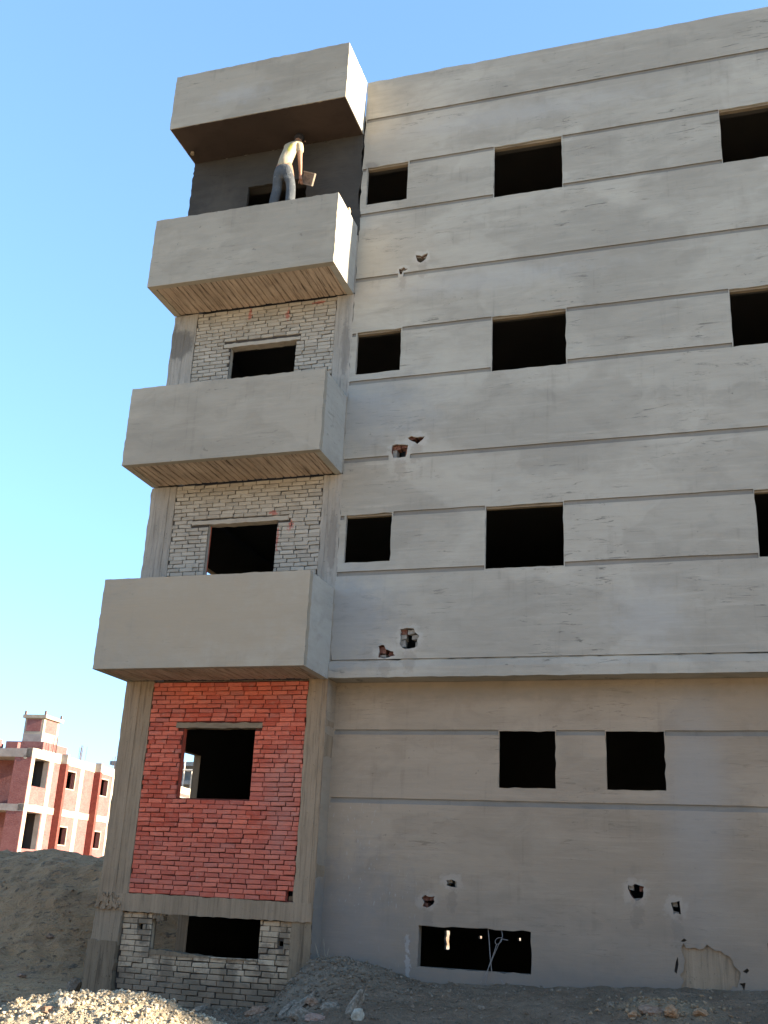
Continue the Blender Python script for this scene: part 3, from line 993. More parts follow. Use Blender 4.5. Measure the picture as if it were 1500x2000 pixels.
# top bay: freshly plastered dark wall behind the upper balcony
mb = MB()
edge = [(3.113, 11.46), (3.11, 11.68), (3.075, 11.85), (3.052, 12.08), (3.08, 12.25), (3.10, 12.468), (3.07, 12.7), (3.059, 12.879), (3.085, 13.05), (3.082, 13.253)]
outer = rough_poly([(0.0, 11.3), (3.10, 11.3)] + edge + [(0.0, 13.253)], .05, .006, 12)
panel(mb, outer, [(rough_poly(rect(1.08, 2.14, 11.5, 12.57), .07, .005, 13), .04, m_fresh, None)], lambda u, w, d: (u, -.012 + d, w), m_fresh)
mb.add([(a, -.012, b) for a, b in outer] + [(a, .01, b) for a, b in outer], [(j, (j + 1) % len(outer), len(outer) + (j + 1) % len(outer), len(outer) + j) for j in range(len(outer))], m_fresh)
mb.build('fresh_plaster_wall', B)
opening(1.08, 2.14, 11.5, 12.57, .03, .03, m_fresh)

# ---- balconies
D = 0.9064
BAL = [(4.253, 5.516), (7.241, 8.478), (10.238, 11.455), (13.253, 14.33)]
for bi, (zb, zt) in enumerate(BAL):
    b = obj('balcony', None, B)
    mb = MB()
    out_ = [p if p[1] > zb + .05 else (p[0], zb) for p in rough_poly([(0, zb), (XW, zb), (XW, zt), (0, zt)], .07, .0035, 20 + bi)]
    slab(mb, out_, -D, -D + .1, m_balcony)
    mb.build('front_panel', b)
    for x0, x1, s in ((XW - .1, XW + .001, 1), (-.001, .1, 2)):
        mb = MB()
        out_ = [p if p[1] > zb + .05 else (p[0], zb + .001) for p in rough_poly([(-D + .1, zb + .001), (0.0, zb + .001), (0.0, zt - .002), (-D + .1, zt - .002)], .07, .004, 30 + bi * 3 + s)]
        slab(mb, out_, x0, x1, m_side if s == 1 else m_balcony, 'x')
        mb.build('side_panel', b)
    mb = MB()
    mb.box(.1, XW - .1, -D + .1, .0, zb + .03, zb + .15, m_base)
    if bi == 3:
        mb.box(.1, XW - .1, -D + .1, .0, zb + .9, zb + 1.0, m_base)
    mb.build('floor_slab', b)
    if bi < 3:
        x = .095
        i = 0
        while x < XW - .1:
            w = random.uniform(.085, .135)
            x1 = min(x + w, XW - .095)
            if x1 - x < .03:
                break
            st = MB()
            zz0 = zb + .006 + random.uniform(0, .012)
            ya, yb = -D + .095 + random.uniform(-.0, .01), -.003
            n_ = 7
            vs, fs = [], []
            for q_ in range(n_ + 1):
                y = ya + (yb - ya) * q_ / n_
                e0, e1 = random.gauss(0, .003), random.gauss(0, .003)
                for xx, zz_ in ((x + .006 + e0, zb + .04), (x + .006 + e0, zz0 + .006), (x + .014, zz0 + random.gauss(0, .0015)), (x1 - .014, zz0 + random.gauss(0, .0015)), (x1 - .006 + e1, zz0 + .006), (x1 - .006 + e1, zb + .04)):
                    vs.append((xx, y, zz_))
            for q_ in range(n_):
                for s in range(5):
                    fs.append((q_ * 6 + s, q_ * 6 + s + 1, q_ * 6 + 7 + s, q_ * 6 + 6 + s))
            fs += [(0, 1, 2, 3, 4, 5), tuple(n_ * 6 + s for s in range(6))]
            st.add(vs, fs, m_soffit)
            st.build('soffit_board', b)
            x = x1
    else:
        st = MB()
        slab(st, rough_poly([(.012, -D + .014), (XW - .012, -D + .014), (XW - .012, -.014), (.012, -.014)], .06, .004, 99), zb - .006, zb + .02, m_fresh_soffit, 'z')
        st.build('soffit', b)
        st = MB()
        st.tube([(.108, -.3, zb - .05), (.108, -.3, zb + .01)], .032, m_lintel, 10)
        st.build('drain_stub', b)

# ---- inside: floors, partitions, outer walls (they keep the rooms dark)
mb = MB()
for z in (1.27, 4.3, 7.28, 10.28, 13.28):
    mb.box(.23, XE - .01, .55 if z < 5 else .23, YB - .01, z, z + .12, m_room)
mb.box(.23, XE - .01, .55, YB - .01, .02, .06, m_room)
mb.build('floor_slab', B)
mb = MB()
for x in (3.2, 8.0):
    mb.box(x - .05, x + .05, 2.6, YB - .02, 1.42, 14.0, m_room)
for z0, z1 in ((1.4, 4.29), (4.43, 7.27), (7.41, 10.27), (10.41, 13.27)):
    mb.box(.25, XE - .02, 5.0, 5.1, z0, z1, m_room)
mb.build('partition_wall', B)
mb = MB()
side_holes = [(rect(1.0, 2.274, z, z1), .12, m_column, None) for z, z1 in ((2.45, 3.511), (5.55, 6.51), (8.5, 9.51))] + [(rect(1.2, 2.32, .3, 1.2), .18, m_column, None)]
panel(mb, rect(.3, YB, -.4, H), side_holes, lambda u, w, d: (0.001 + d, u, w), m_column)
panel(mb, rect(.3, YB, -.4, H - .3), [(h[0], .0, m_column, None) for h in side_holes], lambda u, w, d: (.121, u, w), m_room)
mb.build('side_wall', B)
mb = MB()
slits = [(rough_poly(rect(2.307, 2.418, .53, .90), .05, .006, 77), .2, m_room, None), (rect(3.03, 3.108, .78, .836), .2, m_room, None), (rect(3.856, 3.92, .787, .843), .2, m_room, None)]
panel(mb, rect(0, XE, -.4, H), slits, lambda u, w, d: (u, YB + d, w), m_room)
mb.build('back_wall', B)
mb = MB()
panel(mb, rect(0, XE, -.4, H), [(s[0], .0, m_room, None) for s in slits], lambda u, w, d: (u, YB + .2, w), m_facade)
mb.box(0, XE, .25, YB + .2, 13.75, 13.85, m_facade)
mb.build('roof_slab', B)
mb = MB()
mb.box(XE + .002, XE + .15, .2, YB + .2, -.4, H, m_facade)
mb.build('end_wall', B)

# ------------------------------------------------------------------ the worker on the top balcony
m_timber = simple('scaffold_timber', (0.36, 0.25, 0.14), (0.48, 0.35, 0.2), 18, 0.85, 0.004)
pl = thing('scaffold_plank', 'timber scaffold plank laid across the top balcony under the worker', 'plank', (1.55, -.6, 11.457))
mb = MB()
mb.box(-1.48, 1.46, -.14, .14, .003, .045, m_timber)
mb.build('board', pl)
mb = MB()
mb.tube([(.03, -.36, 11.508), (1.5, -.365, 11.502), (3.07, -.37, 11.508)], .048, m_timber, 10)
tag(mb.build('timber_pole'), 'round timber pole whose pale end pokes out over the side of the top balcony', 'pole')


def skin(name, verts, edges, mat, parent, level=2, root=0):
    me = bpy.data.meshes.new(name)
    me.from_pydata([v[:3] for v in verts], edges, [])
    o = bpy.data.objects.new(name, me)
    C.objects.link(o)
    md = o.modifiers.new('skin', 'SKIN')
    md.use_smooth_shade = True
    for i, v in enumerate(verts):
        r = v[3]
        me.skin_vertices[0].data[i].radius = r if isinstance(r, tuple) else (r, r)
    me.skin_vertices[0].data[root].use_root = True
    s = o.modifiers.new('sub', 'SUBSURF')
    s.levels = s.render_levels = level
    dg = bpy.context.evaluated_depsgraph_get()
    nm = bpy.data.meshes.new_from_object(o.evaluated_get(dg))
    nm.name = name
    bpy.data.objects.remove(o)
    nm.materials.clear()
    nm.materials.append(mat)
    nm.polygons.foreach_set('use_smooth', [True] * len(nm.polygons))
    return obj(name, nm, parent)


m_skin = simple('skin', (0.24, 0.13, 0.08), (0.3, 0.17, 0.11), 30, 0.55)
m_hair = simple('dark_hair', (0.012, 0.01, 0.009), (0.025, 0.02, 0.018), 60, 0.7)
k = NT('tan_shirt', 0.9)
c = k.mix(k.ramp(k.noise(6, 4, 0.6), 0.3, 0.7), (0.3, 0.25, 0.165), (0.38, 0.325, 0.22))
c = k.stain(c, (0.3, 0.28, 0.06), (2.05, 12.74), (0.035, 0.13), ns=9, amp=.4)
c = k.stain(c, (0.36, 0.16, 0.09), (1.86, 12.5), (0.05, 0.12), fac=.6, ns=9)
k.bump(k.noise((12, 12, 5), 3, .5), .6, .03)
m_shirt = k.col(c)
k = NT('slate_trousers', 0.9)
c = k.mix(k.ramp(k.noise(5, 4, 0.6), 0.3, 0.7), (0.05, 0.056, 0.06), (0.08, 0.086, 0.088))
c = k.mix(k.ramp(k.noise(14, 4, 0.7, off=(3, 3, 1)), 0.58, 0.72, 0, 0.6), c, (0.2, 0.21, 0.2))
k.bump(k.noise((9, 9, 4), 3, .5), .7, .04)
m_trousers = k.col(c)
m_belt = simple('pale_belt', (0.45, 0.42, 0.36), (0.5, 0.47, 0.4), 20, 0.7)
m_shoe = simple('dusty_shoe', (0.12, 0.1, 0.08), (0.2, 0.17, 0.13), 20, 0.8)

P = thing('person', 'stooping worker in tan shirt and slate trousers plastering under the top balcony roof', 'person', (2.0, -.6, 11.502))
PZ = 11.502


def pv(x, y, z, r):
    return (x - 2.0, y + .6, z - PZ, r)


hip = pv(1.985, -.60, 12.36, (.105, .085))
body_v = [hip, pv(1.995, -.55, 12.56, (.10, .08)), pv(2.02, -.46, 12.78, (.12, .088)), pv(2.03, -.38, 12.92, (.09, .07)),
          pv(2.055, -.35, 13.0, .05), pv(2.065, -.33, 13.06, .068), pv(2.075, -.28, 13.12, .078), pv(2.085, -.22, 13.10, .058),
          # right arm (8..)
          pv(2.135, -.41, 12.90, .055), pv(2.175, -.46, 12.76, .047), pv(2.19, -.47, 12.60, .039), pv(2.187, -.42, 12.46, .033), pv(2.18, -.375, 12.345, .025), pv(2.18, -.355, 12.295, .032), pv(2.182, -.345, 12.25, .027),
          # left arm, raised to the wall
          pv(1.92, -.36, 12.93, .055), pv(1.86, -.27, 12.90, .047), pv(1.83, -.17, 12.92, .039), pv(1.85, -.09, 13.02, .032), pv(1.865, -.06, 13.09, .025), pv(1.87, -.055, 13.13, .031),
          # legs
          pv(1.905, -.60, 12.27, .085), pv(1.895, -.57, 11.99, .06), pv(1.885, -.60, 11.75, .05), pv(1.885, -.62, 11.57, .04), pv(1.88, -.54, 11.535, .034),
          pv(2.08, -.60, 12.27, .085), pv(2.13, -.57, 11.99, .06), pv(2.15, -.61, 11.75, .05), pv(2.155, -.63, 11.57, .04), pv(2.165, -.55, 11.535, .034)]
body_e = [(0, 1), (1, 2), (2, 3), (3, 4), (4, 5), (5, 6), (6, 7), (3, 8), (8, 9), (9, 10), (10, 11), (11, 12), (12, 13), (13, 14), (3, 15), (15, 16), (16, 17), (17, 18), (18, 19), (19, 20),
          (0, 21), (21, 22), (22, 23), (23, 24), (24, 25), (0, 26), (26, 27), (27, 28), (28, 29), (29, 30)]
skin('body', body_v, body_e, m_skin, P)
# fingers of the right hand, curled round the board's grip; left hand flat on the wall
for hx, hy, hz, dirs, thumb in ((2.182, -.34, 12.245, [(-.015, .012), (-.004, .016), (.008, .016), (.02, .012)], -1), (1.87, -.05, 13.14, [(-.024, .0), (-.008, .002), (.008, .002), (.022, 0)], 1)):
    for i, (fx, fy) in enumerate(dirs):
        ln = (.030, .036, .034, .026)[i]
        if thumb < 0:
            ch_ = [pv(hx + fx, hy + fy - .01, hz + .02, .0095), pv(hx + fx, hy + fy, hz - ln * .5, .0085), pv(hx + fx + .004, hy + fy + .02, hz - ln, .008), pv(hx + fx + .004, hy + fy + .034, hz - ln * .7, .007)]
        else:
            ch_ = [pv(hx + fx, hy + fy - .01, hz - .02, .0095), pv(hx + fx, hy + fy + .005, hz + ln * .6, .0085), pv(hx + fx, hy + fy + .01, hz + ln * 1.3, .008), pv(hx + fx, hy + fy + .016, hz + ln * 1.7, .007)]
        skin('finger', ch_, [(0, 1), (1, 2), (2, 3)], m_skin, P, 1)
    skin('thumb', [pv(hx + .02 * thumb, hy - .005, hz + .03 * -thumb, .011), pv(hx + .04 * thumb, hy + .01, hz + .005 * thumb, .0095), pv(hx + .045 * thumb, hy + .025, hz + .025 * thumb, .008)], [(0, 1), (1, 2)], m_skin, P, 1)
sh_v = [pv(1.983, -.61, 12.30, (.128, .108)), pv(1.99, -.56, 12.55, (.122, .1)), pv(2.02, -.47, 12.76, (.14, .108)), pv(2.03, -.385, 12.92, (.108, .086)), pv(2.05, -.34, 12.97, .06),
        pv(2.135, -.415, 12.90, .07), pv(2.172, -.455, 12.78, .064), pv(2.185, -.465, 12.68, .058), pv(1.915, -.36, 12.93, .07), pv(1.865, -.29, 12.90, .062), pv(1.845, -.22, 12.905, .056)]
skin('shirt', sh_v, [(0, 1), (1, 2), (2, 3), (3, 4), (3, 5), (5, 6), (6, 7), (3, 8), (8, 9), (9, 10)], m_shirt, P)
tr_v = [pv(1.985, -.60, 12.42, (.116, .096)), pv(1.985, -.605, 12.30, (.124, .108)), pv(1.90, -.60, 12.18, .09), pv(1.893, -.575, 11.97, .08), pv(1.88, -.605, 11.75, .08), pv(1.87, -.62, 11.58, .08),
        pv(2.085, -.60, 12.18, .09), pv(2.13, -.575, 11.97, .08), pv(2.155, -.615, 11.75, .08), pv(2.16, -.63, 11.59, .08)]
skin('trousers', tr_v, [(0, 1), (1, 2), (2, 3), (3, 4), (4, 5), (1, 6), (6, 7), (7, 8), (8, 9)], m_trousers, P)
skin('hair', [pv(2.066, -.365, 13.075, .086), pv(2.073, -.315, 13.13, .1), pv(2.083, -.265, 13.14, .086)], [(0, 1), (1, 2)], m_hair, P)
for s in (-1, 1):
    skin('ear', [pv(2.08 + s * .08, -.27, 13.07, .014), pv(2.08 + s * .088, -.275, 13.095, .016)], [(0, 1)], m_skin, P, 1)
skin('nose', [pv(2.09, -.19, 13.11, .014), pv(2.09, -.175, 13.085, .016)], [(0, 1)], m_skin, P, 1)
for x, y in ((1.875, -.60), (2.175, -.61)):
    skin('shoe', [pv(x, y - .03, 11.545, .042), pv(x, y + .06, 11.54, .04), pv(x, y + .15, 11.533, .034)], [(0, 1), (1, 2)], m_shoe, P, 1)

hk = thing('mortar_board', 'square timber mortar board tilted in the right hand of the worker', 'mortar board', (2.30, -.32, 12.285))
hk.scale = (.82, .82, .82)
hk.rotation_euler = (R(108), R(30), R(-14))
m_board = simple('mortar_stained_wood', (0.1, 0.075, 0.055), (0.2, 0.155, 0.115), 12, 0.9, 0.004)
m_board_l = simple('wooden_batten', (0.19, 0.15, 0.11), (0.27, 0.22, 0.165), 12, 0.9, 0.004)
mb = MB()
mb.box(-.15, .15, -.11, .11, 0, .016, m_board)
mb.build('board', hk)
for y in (-.115, .115):
    mb = MB()
    mb.box(-.155, .155, y - .01, y + .01, -.012, .03, m_board_l)
    mb.build('batten', hk)
mb = MB()
mb.box(.15, .168, -.12, .12, -.012, .03, m_board_l)
mb.build('batten', hk)
mb = MB()
mb.box(-.03, .03, -.1, .1, -.03, -.001, m_board_l)
mb.build('batten', hk)
mb = MB()
mb.tube([(-.11, -.03, -.004), (-.115, -.03, -.06), (-.115, .05, -.06), (-.11, .05, -.004)], .013, m_board_l, 8)
mb.build('handle', hk)

# ------------------------------------------------------------------ wires and twigs
m_wire = simple('binding_wire', (0.16, 0.15, 0.14), (0.24, 0.22, 0.2), 30, 0.6)
w = thing('binding_wire', 'pale looped wire hanging in front of the wide dark basement opening', 'wire', (5.3, .32, .76))
yw = RG - .012


def strand(pts, r=.0045):
    mb = MB()
    # smooth the polyline a little
    P_ = [Vector(p) for p in pts]
    out = []
    for i in range(len(P_) - 1):
        for t in (0, .33, .66):
            a = P_[max(i - 1, 0)]
            b, c_, d = P_[i], P_[i + 1], P_[min(i + 2, len(P_) - 1)]
            out.append(.5 * ((2 * b) + (c_ - a) * t + (2 * a - 5 * b + 4 * c_ - d) * t * t + (3 * b - a - 3 * c_ + d) * t ** 3))
    out.append(P_[-1])
    mb.tube([p - Vector((5.3, .32, .76)) for p in out], r, m_wire, 5)
    mb.build('strand', w)


strand([(5.229, yw + .05, 1.235), (5.25, yw + .03, 1.08), (5.27, yw, .92), (5.291, yw - .01, .77)], .0055)
strand([(5.39, yw + .05, 1.235), (5.41, yw + .02, 1.19), (5.412, yw, 1.15), (5.37, yw - .02, 1.145), (5.332, yw - .02, 1.11), (5.35, yw - .02, 1.07), (5.40, yw - .02, 1.10), (5.41, yw - .01, 1.14), (5.33, yw - .01, .98), (5.27, yw - .01, .84), (5.2, yw - .02, .70), (5.16, yw - .03, .63)])
strand([(5.35, yw - .02, 1.075), (5.31, yw - .02, .95), (5.25, yw - .02, .80), (5.22, yw - .03, .62)])
strand([(5.41, yw - .015, 1.135), (5.45, yw - .02, 1.13), (5.49, yw - .02, 1.125)])
strand([(5.39, yw - .01, .70), (5.5, yw - .02, .58), (5.63, yw - .05, .45)], .0035)
m_twig = simple('dry_twig', (0.2, 0.17, 0.12), (0.3, 0.26, 0.19), 30, 0.8)
tw = thing('dry_twig', 'dry grey twigs sticking out of the rubble at the corner of the plaster wall', 'twigs', (3.3, -.02, .72))
for a, b, c_ in (((3.36, -.03, .70), (3.28, -.03, .85), (3.24, .0, 1.02)), ((3.38, -.02, .70), (3.31, -.04, .82), (3.33, -.03, .93)), ((3.33, -.04, .72), (3.39, -.05, .80), (3.50, -.05, .83)), ((3.34, -.02, .70), (3.2, -.03, .82), (3.13, .0, .97)), ((3.42, -.03, .66), (3.36, -.06, .76), (3.35, -.05, .84))):
    mb = MB()
    mb.tube([tuple(Vector(p) - Vector((3.3, -.02, .72))) for p in (a, b, c_)], .007, m_twig, 5, r1=.003)
    mb.build('twig', tw)


# ------------------------------------------------------------------ stones
def stone_mesh(sub, seed, m, amp=0.28, cuts=5):
    rg = random.Random(seed)
    bm = bmesh.new()
    bmesh.ops.create_icosphere(bm, subdivisions=sub, radius=1)
    pl_ = []
    for i in range(cuts + 3):
        n_ = Vector((rg.gauss(0, 1), rg.gauss(0, 1), rg.gauss(0, 1))).normalized()
        pl_.append((n_, rg.uniform(.55, .85)))
    for v in bm.verts:
        for n_, d in pl_:
            t = v.co.dot(n_)
            if t > d:
                v.co -= n_ * (t - d)
        v.co *= 1 + rg.uniform(-amp, amp) * .38
    me = bpy.data.meshes.new('stone')
    bm.to_mesh(me)
    bm.free()
    me.materials.append(m)
    return me


m_stone_grey = simple('grey_rubble', (0.13, 0.1, 0.07), (0.3, 0.24, 0.175), 26, 0.95, 0.03)
m_stone_pale = simple('pale_rubble', (0.3, 0.26, 0.19), (0.46, 0.41, 0.32), 22, 0.95, 0.02)
m_stone_brown = simple('brown_rubble', (0.17, 0.105, 0.065), (0.3, 0.2, 0.135), 26, 0.95, 0.03)
m_stone_orange = simple('orange_sandstone', (0.25, 0.15, 0.08), (0.38, 0.24, 0.14), 22, 0.95, 0.03)
m_stone_pink = simple('pink_rubble', (0.24, 0.15, 0.11), (0.34, 0.23, 0.17), 22, 0.95, 0.02)


def rock(x, y, size, label, m, seed, rot=(0, 0, 0), sink=.3, name='rock', group=None):
    z = float(gz(np.array(x), np.array(y)))
    o = obj(name, stone_mesh(3, seed, m))
    o.scale = size
    o.rotation_euler = tuple(R(a) for a in rot)
    o.location = (x, y, z + size[2] * (1 - 2 * sink) * .7)
    return tag(o, label, 'rock', group)


ROCKS = []

# loose gravel: far too many to count, one object
def gravel(name, n, sampler, smin, smax, m, seed):
    rg = np.random.RandomState(seed)
    bm = bmesh.new()
    bmesh.ops.create_icosphere(bm, subdivisions=1, radius=1)
    bv = np.array([v.co[:] for v in bm.verts])
    bf = np.array([[v.index for v in f.verts] for f in bm.faces])
    bm.free()
    xy = sampler(rg, n)
    n = len(xy)
    s = smin * (smax / smin) ** (rg.rand(n) ** 2.2)
    z = gz(xy[:, 0], xy[:, 1])
    nv = len(bv)
    V = bv[None] * (1 + rg.uniform(-.38, .3, (n, nv, 1)))
    V = V * np.stack([rg.uniform(.7, 1.5, n), rg.uniform(.7, 1.2, n), rg.uniform(.45, .9, n)], -1)[:, None]
    a = rg.rand(n) * 6.283
    ca, sa = np.cos(a)[:, None], np.sin(a)[:, None]
    b = rg.normal(0, .5, n)
    cb, sb = np.cos(b)[:, None], np.sin(b)[:, None]
    V = np.stack([V[..., 0] * cb - V[..., 2] * sb, V[..., 1], V[..., 0] * sb + V[..., 2] * cb], -1)
    V = np.stack([V[..., 0] * ca - V[..., 1] * sa, V[..., 0] * sa + V[..., 1] * ca, V[..., 2]], -1)
    V = V * s[:, None, None] + np.stack([xy[:, 0], xy[:, 1], z + s * .25], -1)[:, None]
    F = (bf[None] + (np.arange(n) * nv)[:, None, None]).reshape(-1, 3)
    me = bpy.data.meshes.new(name)
    me.vertices.add(n * nv)
    me.vertices.foreach_set('co', V.reshape(-1).astype(np.float32))
    me.loops.add(F.size)
    me.loops.foreach_set('vertex_index', F.ravel().astype(np.int32))
    me.polygons.add(len(F))
    me.polygons.foreach_set('loop_start', (np.arange(len(F)) * 3).astype(np.int32))
    me.polygons.foreach_set('loop_total', np.full(len(F), 3, np.int32))
    me.update(calc_edges=True)
    me.materials.append(m)
    return obj(name, me, kind='stuff')


def gravel_mat(name, a, b, dark):
    k = NT(name, 0.95)
    r = k.n('ShaderNodeNewGeometry').outputs['Random Per Island']
    c = k.mix(r, a, b)
    c = k.mix(k.ramp(k.noise(60, 3, .6), .5, .7, 0, .5), c, dark)
    k.bump(k.noise(80, 3, .6), .5, .01)
    return k.col(c)


def norm_sampler(cx, cy, sx, sy, x0, x1, y0, y1):
    def f(rg, n):
        p = np.stack([rg.normal(cx, sx, n), rg.normal(cy, sy, n)], -1)
        return p[(p[:, 0] > x0) & (p[:, 0] < x1) & (p[:, 1] > y0) & (p[:, 1] < y1)]
    return f


def uni_sampler(x0, x1, y0, y1):
    return lambda rg, n: np.stack([rg.uniform(x0, x1, n), rg.uniform(y0, y1, n)], -1)


gm_pale = gravel_mat('pale_gravel', (0.26, 0.2, 0.125), (0.55, 0.46, 0.32), (0.18, 0.135, 0.085))
gm_grey = gravel_mat('grey_gravel', (0.1, 0.075, 0.05), (0.24, 0.19, 0.135), (0.07, 0.053, 0.037))
gm_brown = gravel_mat('brown_gravel', (0.2, 0.13, 0.075), (0.33, 0.23, 0.14), (0.12, 0.08, 0.05))
gm_or = gravel_mat('orange_gravel', (0.17, 0.115, 0.065), (0.32, 0.235, 0.145), (0.12, 0.085, 0.055))
gravel('gravel', 15000, norm_sampler(3.2, -4.75, 1.3, .5, -.5, 6, -6.0, -3.6), .004, .022, gm_pale, 1)
gravel('gravel', 2600, norm_sampler(3.5, -.4, .8, .6, 1.0, 6, -2.5, .28), .006, .03, gm_grey, 2)
gravel('gravel', 4200, uni_sampler(-.5, 9, -3.6, .25), .005, .024, gm_grey, 3)
gravel('gravel', 700, lambda rg, n: np.stack([-np.abs(rg.normal(0, 3.0, n)) - .1, rg.uniform(-1.5, 7, n)], -1), .008, .032, gm_brown, 4)
gravel('gravel', 420, norm_sampler(7.35, -1.0, .4, .3, 6, 9, -2, 0), .006, .03, gm_or, 5)

# ------------------------------------------------------------------ the red brick building beyond the heap
m_fbrick = None
k = NT('far_red_brick', 0.95)
c = k.mix(k.ramp(k.noise((1.6, 1.6, 2.2), 5, .7), .3, .7), (0.185, 0.068, 0.06), (0.235, 0.1, 0.088))
c = k.mix(k.ramp(k.noise((9, 9, 16), 4, .8, off=(2, 2, 2)), .42, .7, 0, .6), c, (0.28, 0.15, 0.13))
c = k.mix(k.ramp(k.noise((7, 7, 15), 4, .8, off=(9, 2, 6)), .62, .7, 0, .6), c, (0.2, 0.075, 0.06))
k.bump(k.noise((12, 12, 30), 3, .6), .6, .02)
m_fbrick = k.col(c)
m_fcream = simple('far_cream_concrete', (0.31, 0.265, 0.195), (0.37, 0.32, 0.24), 3, 0.9, .01)
m_fgrey = simple('far_grey_concrete', (0.25, 0.22, 0.19), (0.32, 0.29, 0.25), 3, 0.9, .01)
m_fpost = simple('far_shaded_brick', (0.15, 0.042, 0.03), (0.2, 0.06, 0.045), 8, 0.9)  # pilaster brick darkened: the shade on its side is put into the colour
m_rebar = simple('rebar_rust', (0.1, 0.06, 0.045), (0.15, 0.1, 0.075), 9, 0.8)
RB = thing('brick_building', 'unfinished red brick building with cream concrete frame beyond the dirt heap', 'building', (-24.1807, 31.4829, 0))
RB.rotation_euler = (0, 0, R(4.5))
LEN, Z1, Z2, ZT = 24.0, 1.7, 4.65, 7.44
PLX = lambda u, w, d: (-d, u, w)
wins, ops = [], []
for s in np.arange(3.2, 22, 3.7):
    wins += [(s, s + 1.3, 5.88, 6.74), (s - .13, s + 1.2, 3.1, 3.95)]
ops = [(.34, 1.7, 5.67, 7.06), (.36, 1.67, 2.75, 4.45)]
mb = MB()
panel(mb, rect(.0, LEN, -.5, 7.0), [(rect(a, b, c_, d_), .25, m_fbrick, None) for a, b, c_, d_ in wins] + [(rect(a, b, c_, d_), .3, m_fgrey, None) for a, b, c_, d_ in ops], PLX, m_fbrick)
mb.build('brick_wall', RB)
for a, b, c_, d_ in wins:
    q = MB()
    hole_sides(q, rect(a - .06, b + .06, c_ - .05, d_ + .06), .012, m_fcream, None, lambda u, w, d: (.012 - d, u, w))
    panel(q, rect(a - .06, b + .06, c_ - .05, d_ + .06), [(rect(a, b, c_, d_), .05, m_fcream, None)], lambda u, w, d: (.012 - d, u, w), m_fcream)
    q.build('window_opening', RB)
    # the dark room behind it
for s in [-.1 + .12, 1.75, 4.95] + list(np.arange(8.62, 23, 3.7)):
    q = MB()
    w_ = .30 if s < .1 else .40
    q.box(-.3, .02, s, s + w_, -.5, 7.0, m_fcream)
    q.build('column', RB)
for z0, z1 in ((7.0, ZT), (4.47, 4.80)):
    q = MB()
    slab(q, rough_poly(rect(-.02 + .0, LEN, z0, z1), .5, .012, int(z0)), -.3, .03, m_fcream, 'x')
    q.build('floor_band', RB)
for s in (2.78, 6.48, 10.2, 13.9):
    q = MB()
    q.box(.031, .38, s, s + .22, -.5, 7.02, m_fpost)
    o_ = q.build('pilaster', RB)
    q = MB()
    q.box(.031, .38, s, s + .22, 7.02, 7.5, m_fgrey)
    q.build('stub', o_)
# end facing the camera: brick pier, recess with slabs
q = MB()
q.box(-.9, -.002, -.002, .35, -.5, 7.0, m_fbrick)
q.build('brick_pier', RB)
q = MB()
q.tube([(-.33, -.02, 7.0), (-.33, .1, 7.0)], .1, m_fcream, 12)
q.build('vent', RB)
q = MB()
panel(q, rect(-9, -.9, -.5, 7.0), [(rect(-1.6, -1.5, 5.45, 5.55), .1, m_room, m_room)], lambda u, w, d: (u, 1.6 + d, w), m_fbrick)
q.build('brick_wall', RB)
for z0, z1 in ((4.45, 4.78), (7.0, 7.42)):
    q = MB()
    slab(q, rough_poly([(-9, z0), (-.001, z0), (-.001, z1), (-9, z1)], .5, .01, int(z0 * 3)), -.02, 1.58, m_fgrey)
    q.build('floor_slab', RB)
for a, b, z0, z1, y0 in ((-2.9, -1.95, 7.42, 7.85, .05), (-1.4, -.9, 7.42, 7.72, .05), (-6, -3.1, 7.42, 7.9, 2.0)):
    q = MB()
    q.box(a, b, y0, y0 + .25, z0, z1, m_fbrick)
    q.build('parapet_block', RB)
# interior: slabs and a back wall keep the rooms dark
q = MB()
q.box(-9, -.31, 1.75, LEN, 4.5, 4.7, m_room)
q.box(-9, -.31, 1.75, LEN, 7.05, 7.25, m_fcream)
q.box(-3.6, -3.5, 1.75, LEN, -.5, 7.0, m_room)
q.box(-9, .0, LEN, LEN + .2, -.5, 7.4, m_fbrick)
q.box(-9, -8.8, 1.75, LEN, -.5, 7.4, m_fbrick)
for s in (1.9, 8.9, 16.2):
    q.box(-3.5, -.32, s, s + .12, -.5, 7.0, m_room)
q.build('inner_wall', RB)
# roof: raised block and stair tower with a capping slab
q = MB()
q.box(-2.75, -.6, 1.9, 4.3, 7.3, 7.62, m_fgrey)
q.box(-2.75, -.6, 1.9, 4.3, 7.62, 8.0, m_fbrick)
q.build('roof_block', RB)
q = MB()
q.box(-2.1, -1.0, 2.3, 3.85, 8.0, 8.45, m_fgrey)
q.box(-2.1, -1.0, 2.3, 3.85, 8.45, 9.25, m_fcream)
q.box(-1.98, -1.14, 2.29, 2.3, 8.58, 9.2, m_fbrick)
q.box(-1.0, -.99, 2.5, 3.65, 8.55, 9.2, m_fbrick)
tw_ = q.build('stair_tower', RB)
q = MB()
q.box(-2.2, -.86, 2.18, 4.0, 9.25, 9.42, m_fcream)
q.build('cap_slab', tw_)
for x, y in ((-2.1, 2.25), (-.95, 2.25), (-.95, 3.85)):
    q = MB()
    q.box(x - .04, x + .04, y - .04, y + .04, 9.42, 9.62, m_rebar)
    q.build('post', tw_)


def rebar(n, x, y, z, h, w, parent):
    q = MB()
    for i in range(n):
        a, b = x + random.uniform(-w, w) * .4, y + random.uniform(-w, w)
        q.tube([(a, b, z - .1), (a + random.gauss(0, .03), b + random.gauss(0, .04), z + h * random.uniform(.75, 1))], .012, m_rebar, 4)
    q.build('rebar', parent, kind='stuff')


